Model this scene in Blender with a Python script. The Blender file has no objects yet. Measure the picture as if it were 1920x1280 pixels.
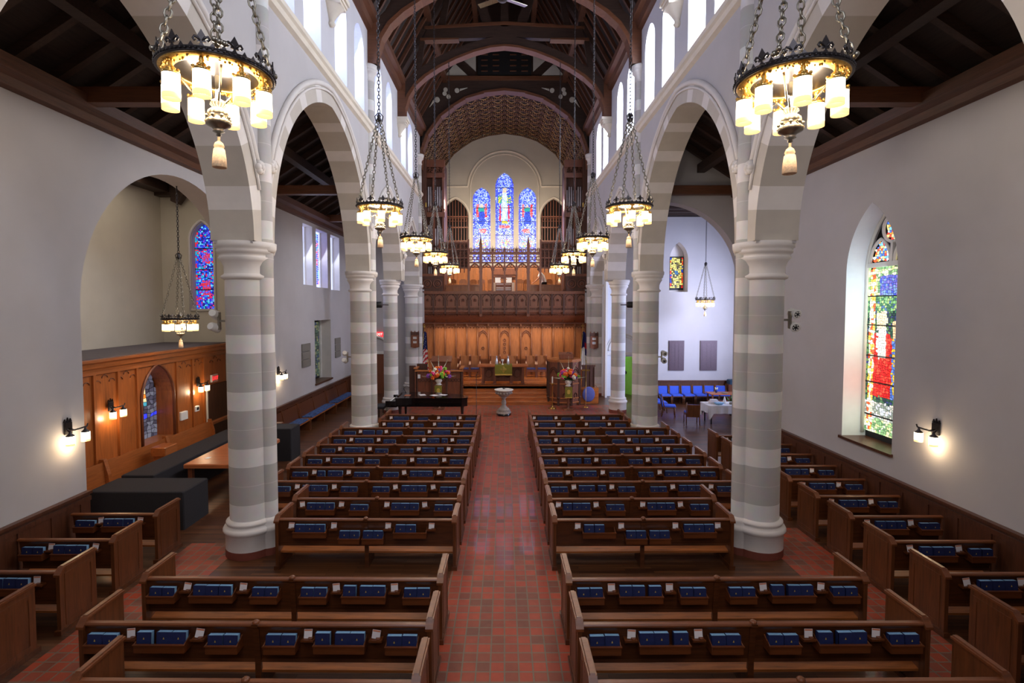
import bpy, math, random
from mathutils import Vector, Matrix
random.seed(7)
C = bpy.context.scene.collection
PI = math.pi
sc = bpy.context.scene
sc.view_settings.view_transform = 'Standard'
sc.view_settings.look = 'None'
sc.view_settings.gamma = 1
sc.view_settings.exposure = 0.68

# ------------------------------------------------------------------ materials
def srgb(r, g, b):
    def f(c):
        c /= 255.0
        return c / 12.92 if c <= 0.04045 else ((c + 0.055) / 1.055) ** 2.4
    return (f(r), f(g), f(b), 1)

def newmat(name, col=(.5, .5, .5, 1), rough=.6, metal=0, spec=.5, coat=0):
    m = bpy.data.materials.new(name); m.use_nodes = True
    b = m.node_tree.nodes['Principled BSDF']
    b.inputs['Base Color'].default_value = col
    b.inputs['Roughness'].default_value = rough
    b.inputs['Metallic'].default_value = metal
    b.inputs['Specular IOR Level'].default_value = spec
    b.inputs['Coat Weight'].default_value = coat
    return m, m.node_tree, b

def nd(t, kind, **kw):
    n = t.nodes.new(kind)
    for k, v in kw.items(): setattr(n, k, v)
    return n

def coords(t, scale=(1, 1, 1), rot=(0, 0, 0), loc=(0, 0, 0)):
    tc = nd(t, 'ShaderNodeTexCoord'); mp = nd(t, 'ShaderNodeMapping')
    mp.inputs['Scale'].default_value = scale; mp.inputs['Rotation'].default_value = rot
    mp.inputs['Location'].default_value = loc
    t.links.new(tc.outputs['Object'], mp.inputs['Vector'])
    return mp.outputs['Vector']

def ramp(t, fac, stops):
    r = nd(t, 'ShaderNodeValToRGB')
    while len(r.color_ramp.elements) < len(stops): r.color_ramp.elements.new(.5)
    for e, (p, c) in zip(r.color_ramp.elements, stops): e.position = p; e.color = c
    t.links.new(fac, r.inputs['Fac'])
    return r.outputs['Color']

def bump(t, b, h, strength=.2, dist=.01):
    n = nd(t, 'ShaderNodeBump'); n.inputs['Strength'].default_value = strength
    n.inputs['Distance'].default_value = dist
    t.links.new(h, n.inputs['Height']); t.links.new(n.outputs['Normal'], b.inputs['Normal'])

def plain(name, rgb, rough=.6, metal=0, noise=.08, scale=6, spec=.5, coat=0):
    m, t, b = newmat(name, srgb(*rgb), rough, metal, spec, coat)
    if noise:
        n = nd(t, 'ShaderNodeTexNoise'); n.inputs['Scale'].default_value = scale
        n.inputs['Detail'].default_value = 4
        t.links.new(coords(t), n.inputs['Vector'])
        c = srgb(*rgb)
        lo = tuple(x * (1 - noise) for x in c[:3]) + (1,); hi = tuple(min(1, x * (1 + noise)) for x in c[:3]) + (1,)
        t.links.new(ramp(t, n.outputs['Fac'], [(.3, lo), (.7, hi)]), b.inputs['Base Color'])
    return m

def wood(name, rgb, axis=0, rough=.4, contrast=.45, scale=1.0, coat=0.15, spec=.5):
    m, t, b = newmat(name, srgb(*rgb), rough, 0, spec, coat)
    b.inputs['Coat Roughness'].default_value = .25
    s = [14 * scale] * 3; s[axis] = 1.1 * scale
    v = coords(t, tuple(s))
    n = nd(t, 'ShaderNodeTexNoise'); n.inputs['Scale'].default_value = 1.6
    n.inputs['Detail'].default_value = 8; n.inputs['Roughness'].default_value = .62; n.inputs['Distortion'].default_value = .6
    t.links.new(v, n.inputs['Vector'])
    c = srgb(*rgb)
    lo = tuple(x * (1 - contrast) for x in c[:3]) + (1,); hi = tuple(min(1, x * (1 + contrast * .8)) for x in c[:3]) + (1,)
    t.links.new(ramp(t, n.outputs['Fac'], [(.32, lo), (.5, c), (.68, hi)]), b.inputs['Base Color'])
    bump(t, b, n.outputs['Fac'], .08, .004)
    return m

def emis(name, rgb, strength, base=None, facing=None):
    m, t, b = newmat(name, srgb(*(base or rgb)), .3)
    b.inputs['Emission Color'].default_value = srgb(*rgb)
    b.inputs['Emission Strength'].default_value = strength
    return m

M = {}
M['plaster'] = plain('plaster_warm_grey', (184, 180, 181), .85, noise=.04, scale=1.2)
M['plaster_hi'] = plain('plaster_clerestory', (202, 200, 206), .85, noise=.03, scale=1.2)
M['plaster_apse'] = plain('plaster_cream', (192, 184, 170), .85, noise=.04, scale=1.5)
M['stone'] = plain('stone_light', (214, 208, 204), .8, noise=.04, scale=3)
M['stone_cream'] = plain('stone_cream', (222, 212, 196), .75, noise=.05, scale=3)
M['stone_grey'] = plain('stone_grey', (186, 178, 168), .8, noise=.05, scale=3)
M['reveal'] = plain('white_reveal', (226, 228, 236), .7, noise=.02)

# banded stone of the columns: grey courses alternate with light courses up the shaft
m, t, b = newmat('stone_banded', srgb(200, 196, 194), .75)
tc = nd(t, 'ShaderNodeTexCoord'); sx = nd(t, 'ShaderNodeSeparateXYZ'); t.links.new(tc.outputs['Object'], sx.inputs['Vector'])
a1 = nd(t, 'ShaderNodeMath', operation='SUBTRACT'); t.links.new(sx.outputs['Z'], a1.inputs[0]); a1.inputs[1].default_value = .98
a2 = nd(t, 'ShaderNodeMath', operation='DIVIDE'); t.links.new(a1.outputs[0], a2.inputs[0]); a2.inputs[1].default_value = 1.04
a3 = nd(t, 'ShaderNodeMath', operation='FRACT'); t.links.new(a2.outputs[0], a3.inputs[0])
r = nd(t, 'ShaderNodeValToRGB'); r.color_ramp.interpolation = 'CONSTANT'
G, L_, J = srgb(186, 182, 179), srgb(226, 223, 221), srgb(210, 207, 204)
els = [(0, G), (.335, J), (.343, G), (.675, L_)]
while len(r.color_ramp.elements) < 4: r.color_ramp.elements.new(.5)
for e, (p, c) in zip(r.color_ramp.elements, els): e.position = p; e.color = c
t.links.new(a3.outputs[0], r.inputs['Fac'])
nz = nd(t, 'ShaderNodeTexNoise'); nz.inputs['Scale'].default_value = 5; t.links.new(coords(t), nz.inputs['Vector'])
mx = nd(t, 'ShaderNodeMix', data_type='RGBA', blend_type='MULTIPLY'); mx.inputs['Factor'].default_value = .18
t.links.new(r.outputs['Color'], mx.inputs['A']); t.links.new(nz.outputs['Color'], mx.inputs['B'])
t.links.new(mx.outputs['Result'], b.inputs['Base Color'])
M['band'] = m

# quarry tiles
def tilemat():
    m, t, b = newmat('red_quarry_tiles', srgb(140, 62, 45), .48, coat=.1)
    v = coords(t)
    br = nd(t, 'ShaderNodeTexBrick'); br.offset = 0.5; br.offset_frequency = 2; br.squash = 1
    br.offset = 0.0
    br.inputs['Scale'].default_value = 1; br.inputs['Brick Width'].default_value = .181
    br.inputs['Row Height'].default_value = .181; br.inputs['Mortar Size'].default_value = .011
    br.inputs['Mortar Smooth'].default_value = .2; br.inputs['Bias'].default_value = -.25
    br.inputs['Color1'].default_value = srgb(172, 70, 42); br.inputs['Color2'].default_value = srgb(96, 70, 56)
    br.inputs['Mortar'].default_value = srgb(122, 108, 92)
    t.links.new(v, br.inputs['Vector'])
    n = nd(t, 'ShaderNodeTexNoise'); n.inputs['Scale'].default_value = 9; n.inputs['Detail'].default_value = 5
    t.links.new(v, n.inputs['Vector'])
    mx = nd(t, 'ShaderNodeMix', data_type='RGBA', blend_type='MULTIPLY'); mx.inputs['Factor'].default_value = .35
    t.links.new(br.outputs['Color'], mx.inputs['A'])
    t.links.new(ramp(t, n.outputs['Fac'], [(.3, (.55, .55, .55, 1)), (.7, (1, 1, 1, 1))]), mx.inputs['B'])
    t.links.new(mx.outputs['Result'], b.inputs['Base Color'])
    inv = nd(t, 'ShaderNodeMath', operation='SUBTRACT'); inv.inputs[0].default_value = 1
    t.links.new(br.outputs['Fac'], inv.inputs[1]); bump(t, b, inv.outputs[0], .5, .006)
    return m
M['tile'] = tilemat()

def floorwood():
    m, t, b = newmat('oak_strip_floor', srgb(96, 58, 36), .38, coat=.15)
    v = coords(t)
    br = nd(t, 'ShaderNodeTexBrick'); br.offset = .37; br.offset_frequency = 2
    br.inputs['Scale'].default_value = 1; br.inputs['Brick Width'].default_value = 1.3
    br.inputs['Row Height'].default_value = .075; br.inputs['Mortar Size'].default_value = .003
    br.inputs['Color1'].default_value = srgb(112, 70, 42); br.inputs['Color2'].default_value = srgb(72, 42, 26)
    br.inputs['Mortar'].default_value = srgb(32, 18, 12)
    t.links.new(v, br.inputs['Vector'])
    n = nd(t, 'ShaderNodeTexNoise'); n.inputs['Scale'].default_value = 2; n.inputs['Detail'].default_value = 7
    t.links.new(coords(t, (1, 12, 1)), n.inputs['Vector'])
    mx = nd(t, 'ShaderNodeMix', data_type='RGBA', blend_type='MULTIPLY'); mx.inputs['Factor'].default_value = .6
    t.links.new(br.outputs['Color'], mx.inputs['A'])
    t.links.new(ramp(t, n.outputs['Fac'], [(.3, (.5, .5, .5, 1)), (.7, (1, 1, 1, 1))]), mx.inputs['B'])
    t.links.new(mx.outputs['Result'], b.inputs['Base Color'])
    return m
M['floorwood'] = floorwood()
M['pew'] = wood('pew_oak', (86, 45, 21), 0, .34, .4)
M['pew_end'] = wood('pew_oak_end', (98, 54, 27), 2, .36, .4)
M['seat'] = wood('seat_oak_lit', (146, 82, 34), 0, .5, .4, coat=.05)  # lighter than the pew oak; light falling on the seats is in this colour
M['rail'] = wood('rail_oak', (112, 62, 33), 0, .34, .3, coat=.15)
M['rack'] = wood('rack_oak', (100, 52, 24), 0, .35, .35)
M['wains'] = wood('wainscot_oak', (84, 47, 29), 2, .4, .35)
M['oak'] = wood('light_oak_panel', (158, 98, 56), 2, .38, .3)
M['oak_h'] = wood('light_oak_rail', (172, 104, 56), 0, .34, .3)
M['alcove'] = wood('alcove_oak', (164, 92, 42), 2, .36, .28)
M['alcove_h'] = wood('alcove_oak_trim', (158, 90, 44), 1, .34, .28)
M['carved'] = wood('carved_oak', (118, 66, 42), 2, .42, .35)
M['carved_d'] = wood('carved_oak_dark', (78, 45, 30), 2, .65, .35, coat=0)
M['oak_m'] = wood('mid_oak_mullion', (124, 74, 42), 2, .4, .3)
M['steps'] = wood('step_oak', (186, 108, 52), 0, .25, .3, coat=.4)
M['timber'] = wood('roof_timber', (60, 41, 32), 0, .55, .35, coat=0)
M['timber_y'] = wood('roof_timber_long', (90, 54, 36), 1, .5, .35, coat=0)
M['timber_lt'] = wood('brace_timber', (102, 61, 38), 0, .5, .3, coat=0)
M['roof'] = wood('roof_boards', (46, 34, 30), 1, .7, .4, coat=0)
M['table'] = wood('table_oak', (176, 100, 58), 0, .3, .25)
M['chairwood'] = wood('chair_wood', (112, 66, 38), 2, .4, .3)
M['iron'] = plain('dark_iron', (62, 58, 60), .38, .85, noise=.15, scale=30)
M['steel'] = plain('aged_silver', (150, 144, 132), .3, .9, noise=.15, scale=30)
M['gold'] = plain('gilt_filigree', (196, 158, 84), .38, .85, noise=.3, scale=60)
M['gilt'] = plain('worn_gilt_ornament', (190, 150, 105), .6, 0, noise=.2, scale=30)
M['brass'] = plain('brass', (190, 150, 80), .28, .95, noise=.1)
M['black'] = plain('black_lacquer', (14, 13, 16), .12, 0, noise=0, coat=.6)
M['blackcloth'] = plain('black_cloth', (34, 32, 38), .95, 0, noise=.2, scale=40)
M['darkplastic'] = plain('dark_plastic', (28, 28, 32), .5, 0, noise=0)
M['white'] = plain('white_paint', (226, 224, 220), .5, 0, noise=.02)
M['whitecloth'] = plain('white_linen', (232, 230, 232), .9, 0, noise=.03)
M['paper'] = plain('paper_card', (226, 220, 224), .8, 0, noise=.03)
M['pages'] = plain('page_edges', (140, 186, 222), .6, 0, noise=.08, scale=50)
M['navy'] = plain('navy_book_cloth', (30, 42, 88), .5, 0, noise=.15, scale=20)
M['blue'] = plain('royal_blue_upholstery', (58, 92, 205), .85, 0, noise=.1, scale=30)
M['cushion'] = plain('patterned_blue_cushion', (52, 78, 128), .85, 0, noise=.7, scale=14)
M['darkblue'] = plain('dark_blue_cushion', (38, 42, 92), .85, 0, noise=.15, scale=20)
M['green'] = plain('green_paraments', (128, 122, 38), .85, 0, noise=.15, scale=30)
M['goldcloth'] = plain('gold_thread', (212, 180, 86), .5, .2, noise=.15, scale=60)
M['magenta'] = plain('magenta_upholstery', (120, 24, 70), .85, 0, noise=.1)
M['fontstone'] = plain('font_grey_stone', (156, 146, 138), .75, 0, noise=.2, scale=18)
M['marble'] = plain('font_white_rim', (224, 220, 210), .4, 0, noise=.05, scale=18)
M['terracotta'] = plain('terracotta_plinth', (122, 62, 48), .6, 0, noise=.1)
M['slate'] = plain('grey_tablet', (124, 120, 112), .6, 0, noise=.1, scale=20)
M['bronze'] = plain('brown_memorial_bronze', (84, 66, 74), .45, .3, noise=.15, scale=30)
M['leaf'] = plain('leaf_green', (44, 92, 34), .6, 0, noise=.3, scale=30)
M['leaf2'] = plain('bright_bud_green', (130, 190, 50), .6, 0, noise=.2, scale=30)
M['petal_o'] = plain('orange_petal', (240, 112, 26), .6, 0, noise=.15, scale=40)
M['petal_p'] = plain('pink_petal', (222, 62, 122), .6, 0, noise=.15, scale=40)
M['petal_v'] = plain('violet_petal', (134, 70, 168), .6, 0, noise=.15, scale=40)
M['petal_w'] = plain('white_petal', (232, 236, 214), .6, 0, noise=.05, scale=40)
M['flagred'] = plain('flag_red', (190, 32, 46), .8, 0, noise=.05)
M['flagblue'] = plain('flag_navy', (34, 38, 104), .8, 0, noise=.05)
M['lime'] = plain('lime_door_paint', (150, 210, 88), .5, 0, noise=.05)
M['skin'] = plain('skin', (198, 140, 112), .6, 0, noise=.05)
M['hair'] = plain('brown_hair', (60, 40, 28), .7, 0, noise=.2, scale=40)
M['lead'] = plain('window_lead', (22, 22, 28), .6, 0, noise=0)
M['pipe'] = plain('organ_pipe_tin', (205, 196, 198), .4, .15, noise=.08)
M['dark'] = plain('dark_recess', (20, 16, 16), .9, 0, noise=0)
M['tassel'] = plain('ivory_tassel', (236, 206, 168), .85, 0, noise=.2, scale=60)
M['exit'] = emis('exit_sign_face', (230, 40, 48), 1.1)
M['exit_lt'] = emis('exit_sign_letter', (255, 225, 215), 1.3)
M['shade'] = emis('lit_glass_shade', (255, 236, 196), 3.2)
M['shade_rim'] = emis('amber_shade_rim', (250, 215, 150), .75)
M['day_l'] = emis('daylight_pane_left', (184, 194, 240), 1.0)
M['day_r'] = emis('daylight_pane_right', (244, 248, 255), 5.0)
# coloured glass, colour held per piece of glass
m, t, b = newmat('stained_glass_lit', (.1, .1, .1, 1), .25)
at = nd(t, 'ShaderNodeVertexColor'); at.layer_name = 'Col'
t.links.new(at.outputs['Color'], b.inputs['Emission Color']); b.inputs['Emission Strength'].default_value = 1.0
t.links.new(at.outputs['Color'], b.inputs['Base Color'])
M['glass'] = m
m, t, b = newmat('clear_glass', (.9, .95, 1, 1), .05); b.inputs['Transmission Weight'].default_value = .9
M['clear'] = m

# ------------------------------------------------------------------ mesh builder
class MB:
    def __init__(s): s.v = []; s.f = []; s.m = []; s.s = []; s.c = None
    def add(s, vs, fs, mi=0, sm=False, T=None):
        o = len(s.v)
        s.v += [tuple(T @ Vector(p)) if T else tuple(p) for p in vs]
        for f in fs: s.f.append(tuple(o + i for i in f)); s.m.append(mi); s.s.append(sm)
        return s
    def quad(s, a, b, c, d, mi=0): return s.add([a, b, c, d], [(0, 1, 2, 3)], mi)
    def box(s, x0, x1, y0, y1, z0, z1, mi=0, T=None):
        v = [(x0, y0, z0), (x1, y0, z0), (x1, y1, z0), (x0, y1, z0), (x0, y0, z1), (x1, y0, z1), (x1, y1, z1), (x0, y1, z1)]
        return s.add(v, [(0, 3, 2, 1), (4, 5, 6, 7), (0, 1, 5, 4), (1, 2, 6, 5), (2, 3, 7, 6), (3, 0, 4, 7)], mi, False, T)
    def bbox(s, x0, x1, y0, y1, z0, z1, bv=.01, mi=0, T=None):
        # box with chamfered vertical and top edges
        if x0 > x1: x0, x1 = x1, x0
        b = min(bv, (x1 - x0) * .45, (y1 - y0) * .45, (z1 - z0) * .45)
        def ring(i, z): return [(x0 + i + b, y0 + i, z), (x1 - i - b, y0 + i, z), (x1 - i, y0 + i + b, z), (x1 - i, y1 - i - b, z),
                                (x1 - i - b, y1 - i, z), (x0 + i + b, y1 - i, z), (x0 + i, y1 - i - b, z), (x0 + i, y0 + i + b, z)]
        v = ring(0, z0) + ring(0, z1 - b) + ring(b, z1)
        f = [tuple(reversed(range(8))), tuple(range(16, 24))]
        for k in (0, 8):
            for i in range(8): j = (i + 1) % 8; f.append((k + i, k + j, k + 8 + j, k + 8 + i))
        return s.add(v, f, mi, False, T)
    def prism(s, poly, axis, a0, a1, mi=0, T=None):
        n = len(poly)
        def P(p, a):
            if axis == 0: return (a, p[0], p[1])
            if axis == 1: return (p[0], a, p[1])
            return (p[0], p[1], a)
        v = [P(p, a0) for p in poly] + [P(p, a1) for p in poly]
        f = [tuple(range(n)), tuple(range(2 * n - 1, n - 1, -1))]
        for i in range(n): j = (i + 1) % n; f.append((i, n + i, n + j, j))
        return s.add(v, f, mi, False, T)
    def lathe(s, prof, c=(0, 0, 0), seg=20, mi=0, T=None, a0=0, a1=2 * PI, sy=1):
        full = abs(a1 - a0 - 2 * PI) < 1e-6; k = seg if full else seg + 1
        v = []
        for r, z in prof:
            for i in range(k):
                a = a0 + (a1 - a0) * i / seg
                v.append((c[0] + r * math.cos(a), c[1] + r * math.sin(a) * sy, c[2] + z))
        f = []
        for j in range(len(prof) - 1):
            for i in range(seg):
                i2 = (i + 1) % k
                f.append((j * k + i, j * k + i2, (j + 1) * k + i2, (j + 1) * k + i))
        s.add(v, f, mi, True, T)
        if full:
            if prof[0][0] > 1e-4: s.add(v[:k], [tuple(reversed(range(k)))], mi, False, T)
            if prof[-1][0] > 1e-4: s.add(v[-k:], [tuple(range(k))], mi, False, T)
        return s
    def tube(s, pts, r, seg=8, mi=0, T=None, closed=False):
        P = [Vector(p) for p in pts]; n = len(P); R = r if isinstance(r, (list, tuple)) else [r] * n
        v = []; up = None
        for i in range(n):
            if closed: d = P[(i + 1) % n] - P[i - 1]
            else: d = P[min(i + 1, n - 1)] - P[max(i - 1, 0)]
            if d.length < 1e-9: d = Vector((0, 0, 1))
            d.normalize()
            if up is None:
                up = Vector((0, 0, 1)) if abs(d.z) < .9 else Vector((1, 0, 0))
            x = d.cross(up); x.normalize(); y = x.cross(d); y.normalize(); up = y
            for k in range(seg):
                a = 2 * PI * k / seg
                v.append(P[i] + x * (R[i] * math.cos(a)) + y * (R[i] * math.sin(a)))
        f = []
        for i in range(n if closed else n - 1):
            i2 = (i + 1) % n
            for k in range(seg): k2 = (k + 1) % seg; f.append((i * seg + k, i * seg + k2, i2 * seg + k2, i2 * seg + k))
        if not closed: f += [tuple(reversed(range(seg))), tuple(range((n - 1) * seg, n * seg))]
        return s.add(v, f, mi, True, T)
    def ball(s, c, r, mi=0, seg=10, sz=1, T=None):
        n = seg // 2 + 1
        return s.lathe([(max(r * math.sin(PI * i / n), 1e-5), -r * sz * math.cos(PI * i / n)) for i in range(n + 1)], c, seg, mi, T)
    def build(s, name, mats, parent=None, loc=None):
        me = bpy.data.meshes.new(name)
        me.from_pydata(s.v, [], s.f); me.update()
        if not isinstance(mats, (list, tuple)): mats = [mats]
        for x in mats: me.materials.append(M[x] if isinstance(x, str) else x)
        for p, mi, sm in zip(me.polygons, s.m, s.s):
            p.material_index = mi; p.use_smooth = sm
        if s.c:
            ca = me.color_attributes.new('Col', 'FLOAT_COLOR', 'CORNER')
            for p, col in zip(me.polygons, s.c):
                for li in p.loop_indices: ca.data[li].color = col
        o = bpy.data.objects.new(name, me); C.objects.link(o)
        if parent: o.parent = parent
        if loc: o.location = loc
        return o

def thing(name, label, cat, loc=(0, 0, 0), rz=0, group=None):
    o = bpy.data.objects.new(name, None); C.objects.link(o)
    o.empty_display_size = .1
    o.location = loc; o.rotation_euler = (0, 0, rz)
    o['label'] = label; o['category'] = cat
    if group: o['group'] = group
    return o
def tag(o, label, cat, group=None):
    o['label'] = label; o['category'] = cat
    if group: o['group'] = group
    return o
def struct(name, mb, mats):
    o = mb.build(name, mats); o['kind'] = 'structure'; return o
def copy_tree(o, parent=None):
    c = o.copy(); C.objects.link(c)
    if parent: c.parent = parent
    for ch in list(o.children): copy_tree(ch, c)
    return c
def textmesh(body, size, name, mat, parent, T, thick=.003):
    cu = bpy.data.curves.new('txt', 'FONT'); cu.body = body; cu.size = size; cu.extrude = thick
    cu.align_x = 'CENTER'; cu.align_y = 'CENTER'
    o = bpy.data.objects.new('txt', cu); C.objects.link(o)
    bpy.context.view_layer.update()
    me = bpy.data.meshes.new_from_object(o.evaluated_get(bpy.context.evaluated_depsgraph_get()))
    bpy.data.objects.remove(o)
    me.transform(T); me.materials.clear(); me.materials.append(M[mat]); me.name = name
    r = bpy.data.objects.new(name, me); C.objects.link(r)
    if parent: r.parent = parent
    return r

# ------------------------------------------------------------------ arches and pierced walls
def arch_top(op, u):
    h, r = op['h'], op['rise']; x = abs(u - op['c'])
    if r <= 0: return op['spring']
    if r < h * .999:
        R = (h * h + r * r) / (2 * r); return op['spring'] + math.sqrt(max(R * R - x * x, 0)) - (R - r)
    R = (h * h + r * r) / (2 * h)
    return op['spring'] + math.sqrt(max(R * R - (x + R - h) ** 2, 0))
def OP(c, h, zb, spring, rise=0, n=18): return dict(c=c, h=h, zb=zb, spring=spring, rise=rise, n=n)

def holed(mb, fn, u0, u1, z0, z1, ops, t0, t1, mi=0, mr=1):
    br = {u0, u1}
    for o in ops:
        n = o['n'] if o['rise'] > 0 else 1
        for k in range(n + 1):
            br.add(round(o['c'] - o['h'] * math.cos(PI * k / n), 5))
    br = sorted(b for b in br if u0 - 1e-6 <= b <= u1 + 1e-6)
    for a, b in zip(br[:-1], br[1:]):
        if b - a < 1e-5: continue
        md = (a + b) / 2; la = lb = z0
        for o in sorted([o for o in ops if abs(md - o['c']) < o['h']], key=lambda o: o['zb']):
            if o['zb'] > la + 1e-6 or o['zb'] > lb + 1e-6:
                for tt in (t0, t1): mb.quad(fn(a, la, tt), fn(b, lb, tt), fn(b, o['zb'], tt), fn(a, o['zb'], tt), mi)
                mb.quad(fn(a, o['zb'], t0), fn(b, o['zb'], t0), fn(b, o['zb'], t1), fn(a, o['zb'], t1), mr)
            ta, tb = arch_top(o, a), arch_top(o, b)
            mb.quad(fn(a, ta, t0), fn(b, tb, t0), fn(b, tb, t1), fn(a, ta, t1), mr)
            if abs(a - (o['c'] - o['h'])) < 1e-4: mb.quad(fn(a, o['zb'], t0), fn(a, ta, t0), fn(a, ta, t1), fn(a, o['zb'], t1), mr)
            if abs(b - (o['c'] + o['h'])) < 1e-4: mb.quad(fn(b, o['zb'], t0), fn(b, tb, t0), fn(b, tb, t1), fn(b, o['zb'], t1), mr)
            la, lb = ta, tb
        if z1 > max(la, lb) + 1e-6:
            for tt in (t0, t1): mb.quad(fn(a, la, tt), fn(b, lb, tt), fn(b, z1, tt), fn(a, z1, tt), mi)
    for u in (u0, u1): mb.quad(fn(u, z0, t0), fn(u, z1, t0), fn(u, z1, t1), fn(u, z0, t1), mi)
    mb.quad(fn(u0, z1, t0), fn(u1, z1, t0), fn(u1, z1, t1), fn(u0, z1, t1), mi)
    return mb

def arch_pts(c, h, spring, rise, off=0, n=24, half=False):
    """points (u, z) along an arch intrados pushed outward by off"""
    P = []
    if rise >= h:
        R = (h * h + rise * rise) / (2 * h); aend = math.acos(min(1, (R - h) / R)); 
        for k in range(n // 2 + 1):
            a = PI - (PI - (PI - aend)) * k / (n // 2)
            P.append((c + (R - h) + (R + off) * math.cos(a), spring + (R + off) * math.sin(a)))
        if off: P[-1] = (c, P[-1][1])
    else:
        R = (h * h + rise * rise) / (2 * rise); half_a = math.asin(h / R); cz = spring - (R - rise)
        for k in range(n // 2 + 1):
            a = PI / 2 + half_a * (1 - k / (n // 2))
            P.append((c + (R + off) * math.cos(a), cz + (R + off) * math.sin(a)))
    if half: return P
    return P + [(2 * c - u, z) for u, z in reversed(P[:-1])]

def arch_ring(mb, fn, c, h, spring, rise, w, t0, t1, pat=None, n=48, proud=.03):
    I = arch_pts(c, h, spring, rise, -.015, n); O = arch_pts(c, h, spring, rise, w, n)
    m = len(I); acc = 0; L = [0]
    for i in range(m - 1):
        acc += math.hypot(I[i + 1][0] - I[i][0], I[i + 1][1] - I[i][1]); L.append(acc)
    tot = acc
    for i in range(m - 1):
        mid = (L[i] + L[i + 1]) / 2; d = min(mid, tot - mid)
        k = 0
        if pat:
            ph = (d + pat[2]) % (pat[0] + pat[1]); k = 1 if ph < pat[0] else 0
        a, b, cc, dd = I[i], I[i + 1], O[i + 1], O[i]
        ta, tb = t0 - proud, t1 + proud
        mb.quad(fn(*a, ta), fn(*b, ta), fn(*cc, ta), fn(*dd, ta), k)
        mb.quad(fn(*a, tb), fn(*b, tb), fn(*cc, tb), fn(*dd, tb), k)
        mb.quad(fn(*a, ta), fn(*b, ta), fn(*b, tb), fn(*a, tb), k)
        mb.quad(fn(*dd, ta), fn(*cc, ta), fn(*cc, tb), fn(*dd, tb), k)
    return mb

# stained glass: irregular small pieces standing in front of a dark lead sheet
def glass_panel(name, fn, width, z0, inside, colour, nx, nz, z1, parent=None, seed=1, lead=.1):
    rnd = random.Random(seed); mb = MB(); cols = []
    dx, dz = width / nx, (z1 - z0) / nz
    g = [[(-width / 2 + i * dx + (rnd.uniform(-.4, .4) * dx if 0 < i < nx else 0),
           z0 + j * dz + (rnd.uniform(-.4, .4) * dz if 0 < j < nz else 0)) for j in range(nz + 1)] for i in range(nx + 1)]
    for i in range(nx):
        for j in range(nz):
            q = [g[i][j], g[i + 1][j], g[i + 1][j + 1], g[i][j + 1]]
            cx = sum(p[0] for p in q) / 4; cz = sum(p[1] for p in q) / 4
            if not inside(cx, cz): continue
            q = [(cx + (p[0] - cx) * (1 - lead), cz + (p[1] - cz) * (1 - lead)) for p in q]
            mb.quad(*[fn(p[0], p[1], 0) for p in q]); cols.append(colour(cx, cz, rnd))
    mb.c = cols
    return mb.build(name, 'glass', parent)
# ------------------------------------------------------------------ setting: floors
mb = MB(); mb.box(-13, 13, -3.2, 36, -.3, 0); struct('floor', mb, 'floorwood')
mb = MB(); mb.box(-.93, .93, -3.1, 18.4, 0, .004); mb.box(-5.0, 5.2, 18.4, 24.2, 0, .004)
for s in (-1, 1): mb.box(min(s * 5.08, s * 6.1), max(s * 5.08, s * 6.1), -3.1, 9.9 if s < 0 else 10.6, 0, .004)
struct('floor_tiles', mb, 'tile')

SX = lambda s: (lambda u, z, t: (s * t, u, z))
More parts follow.
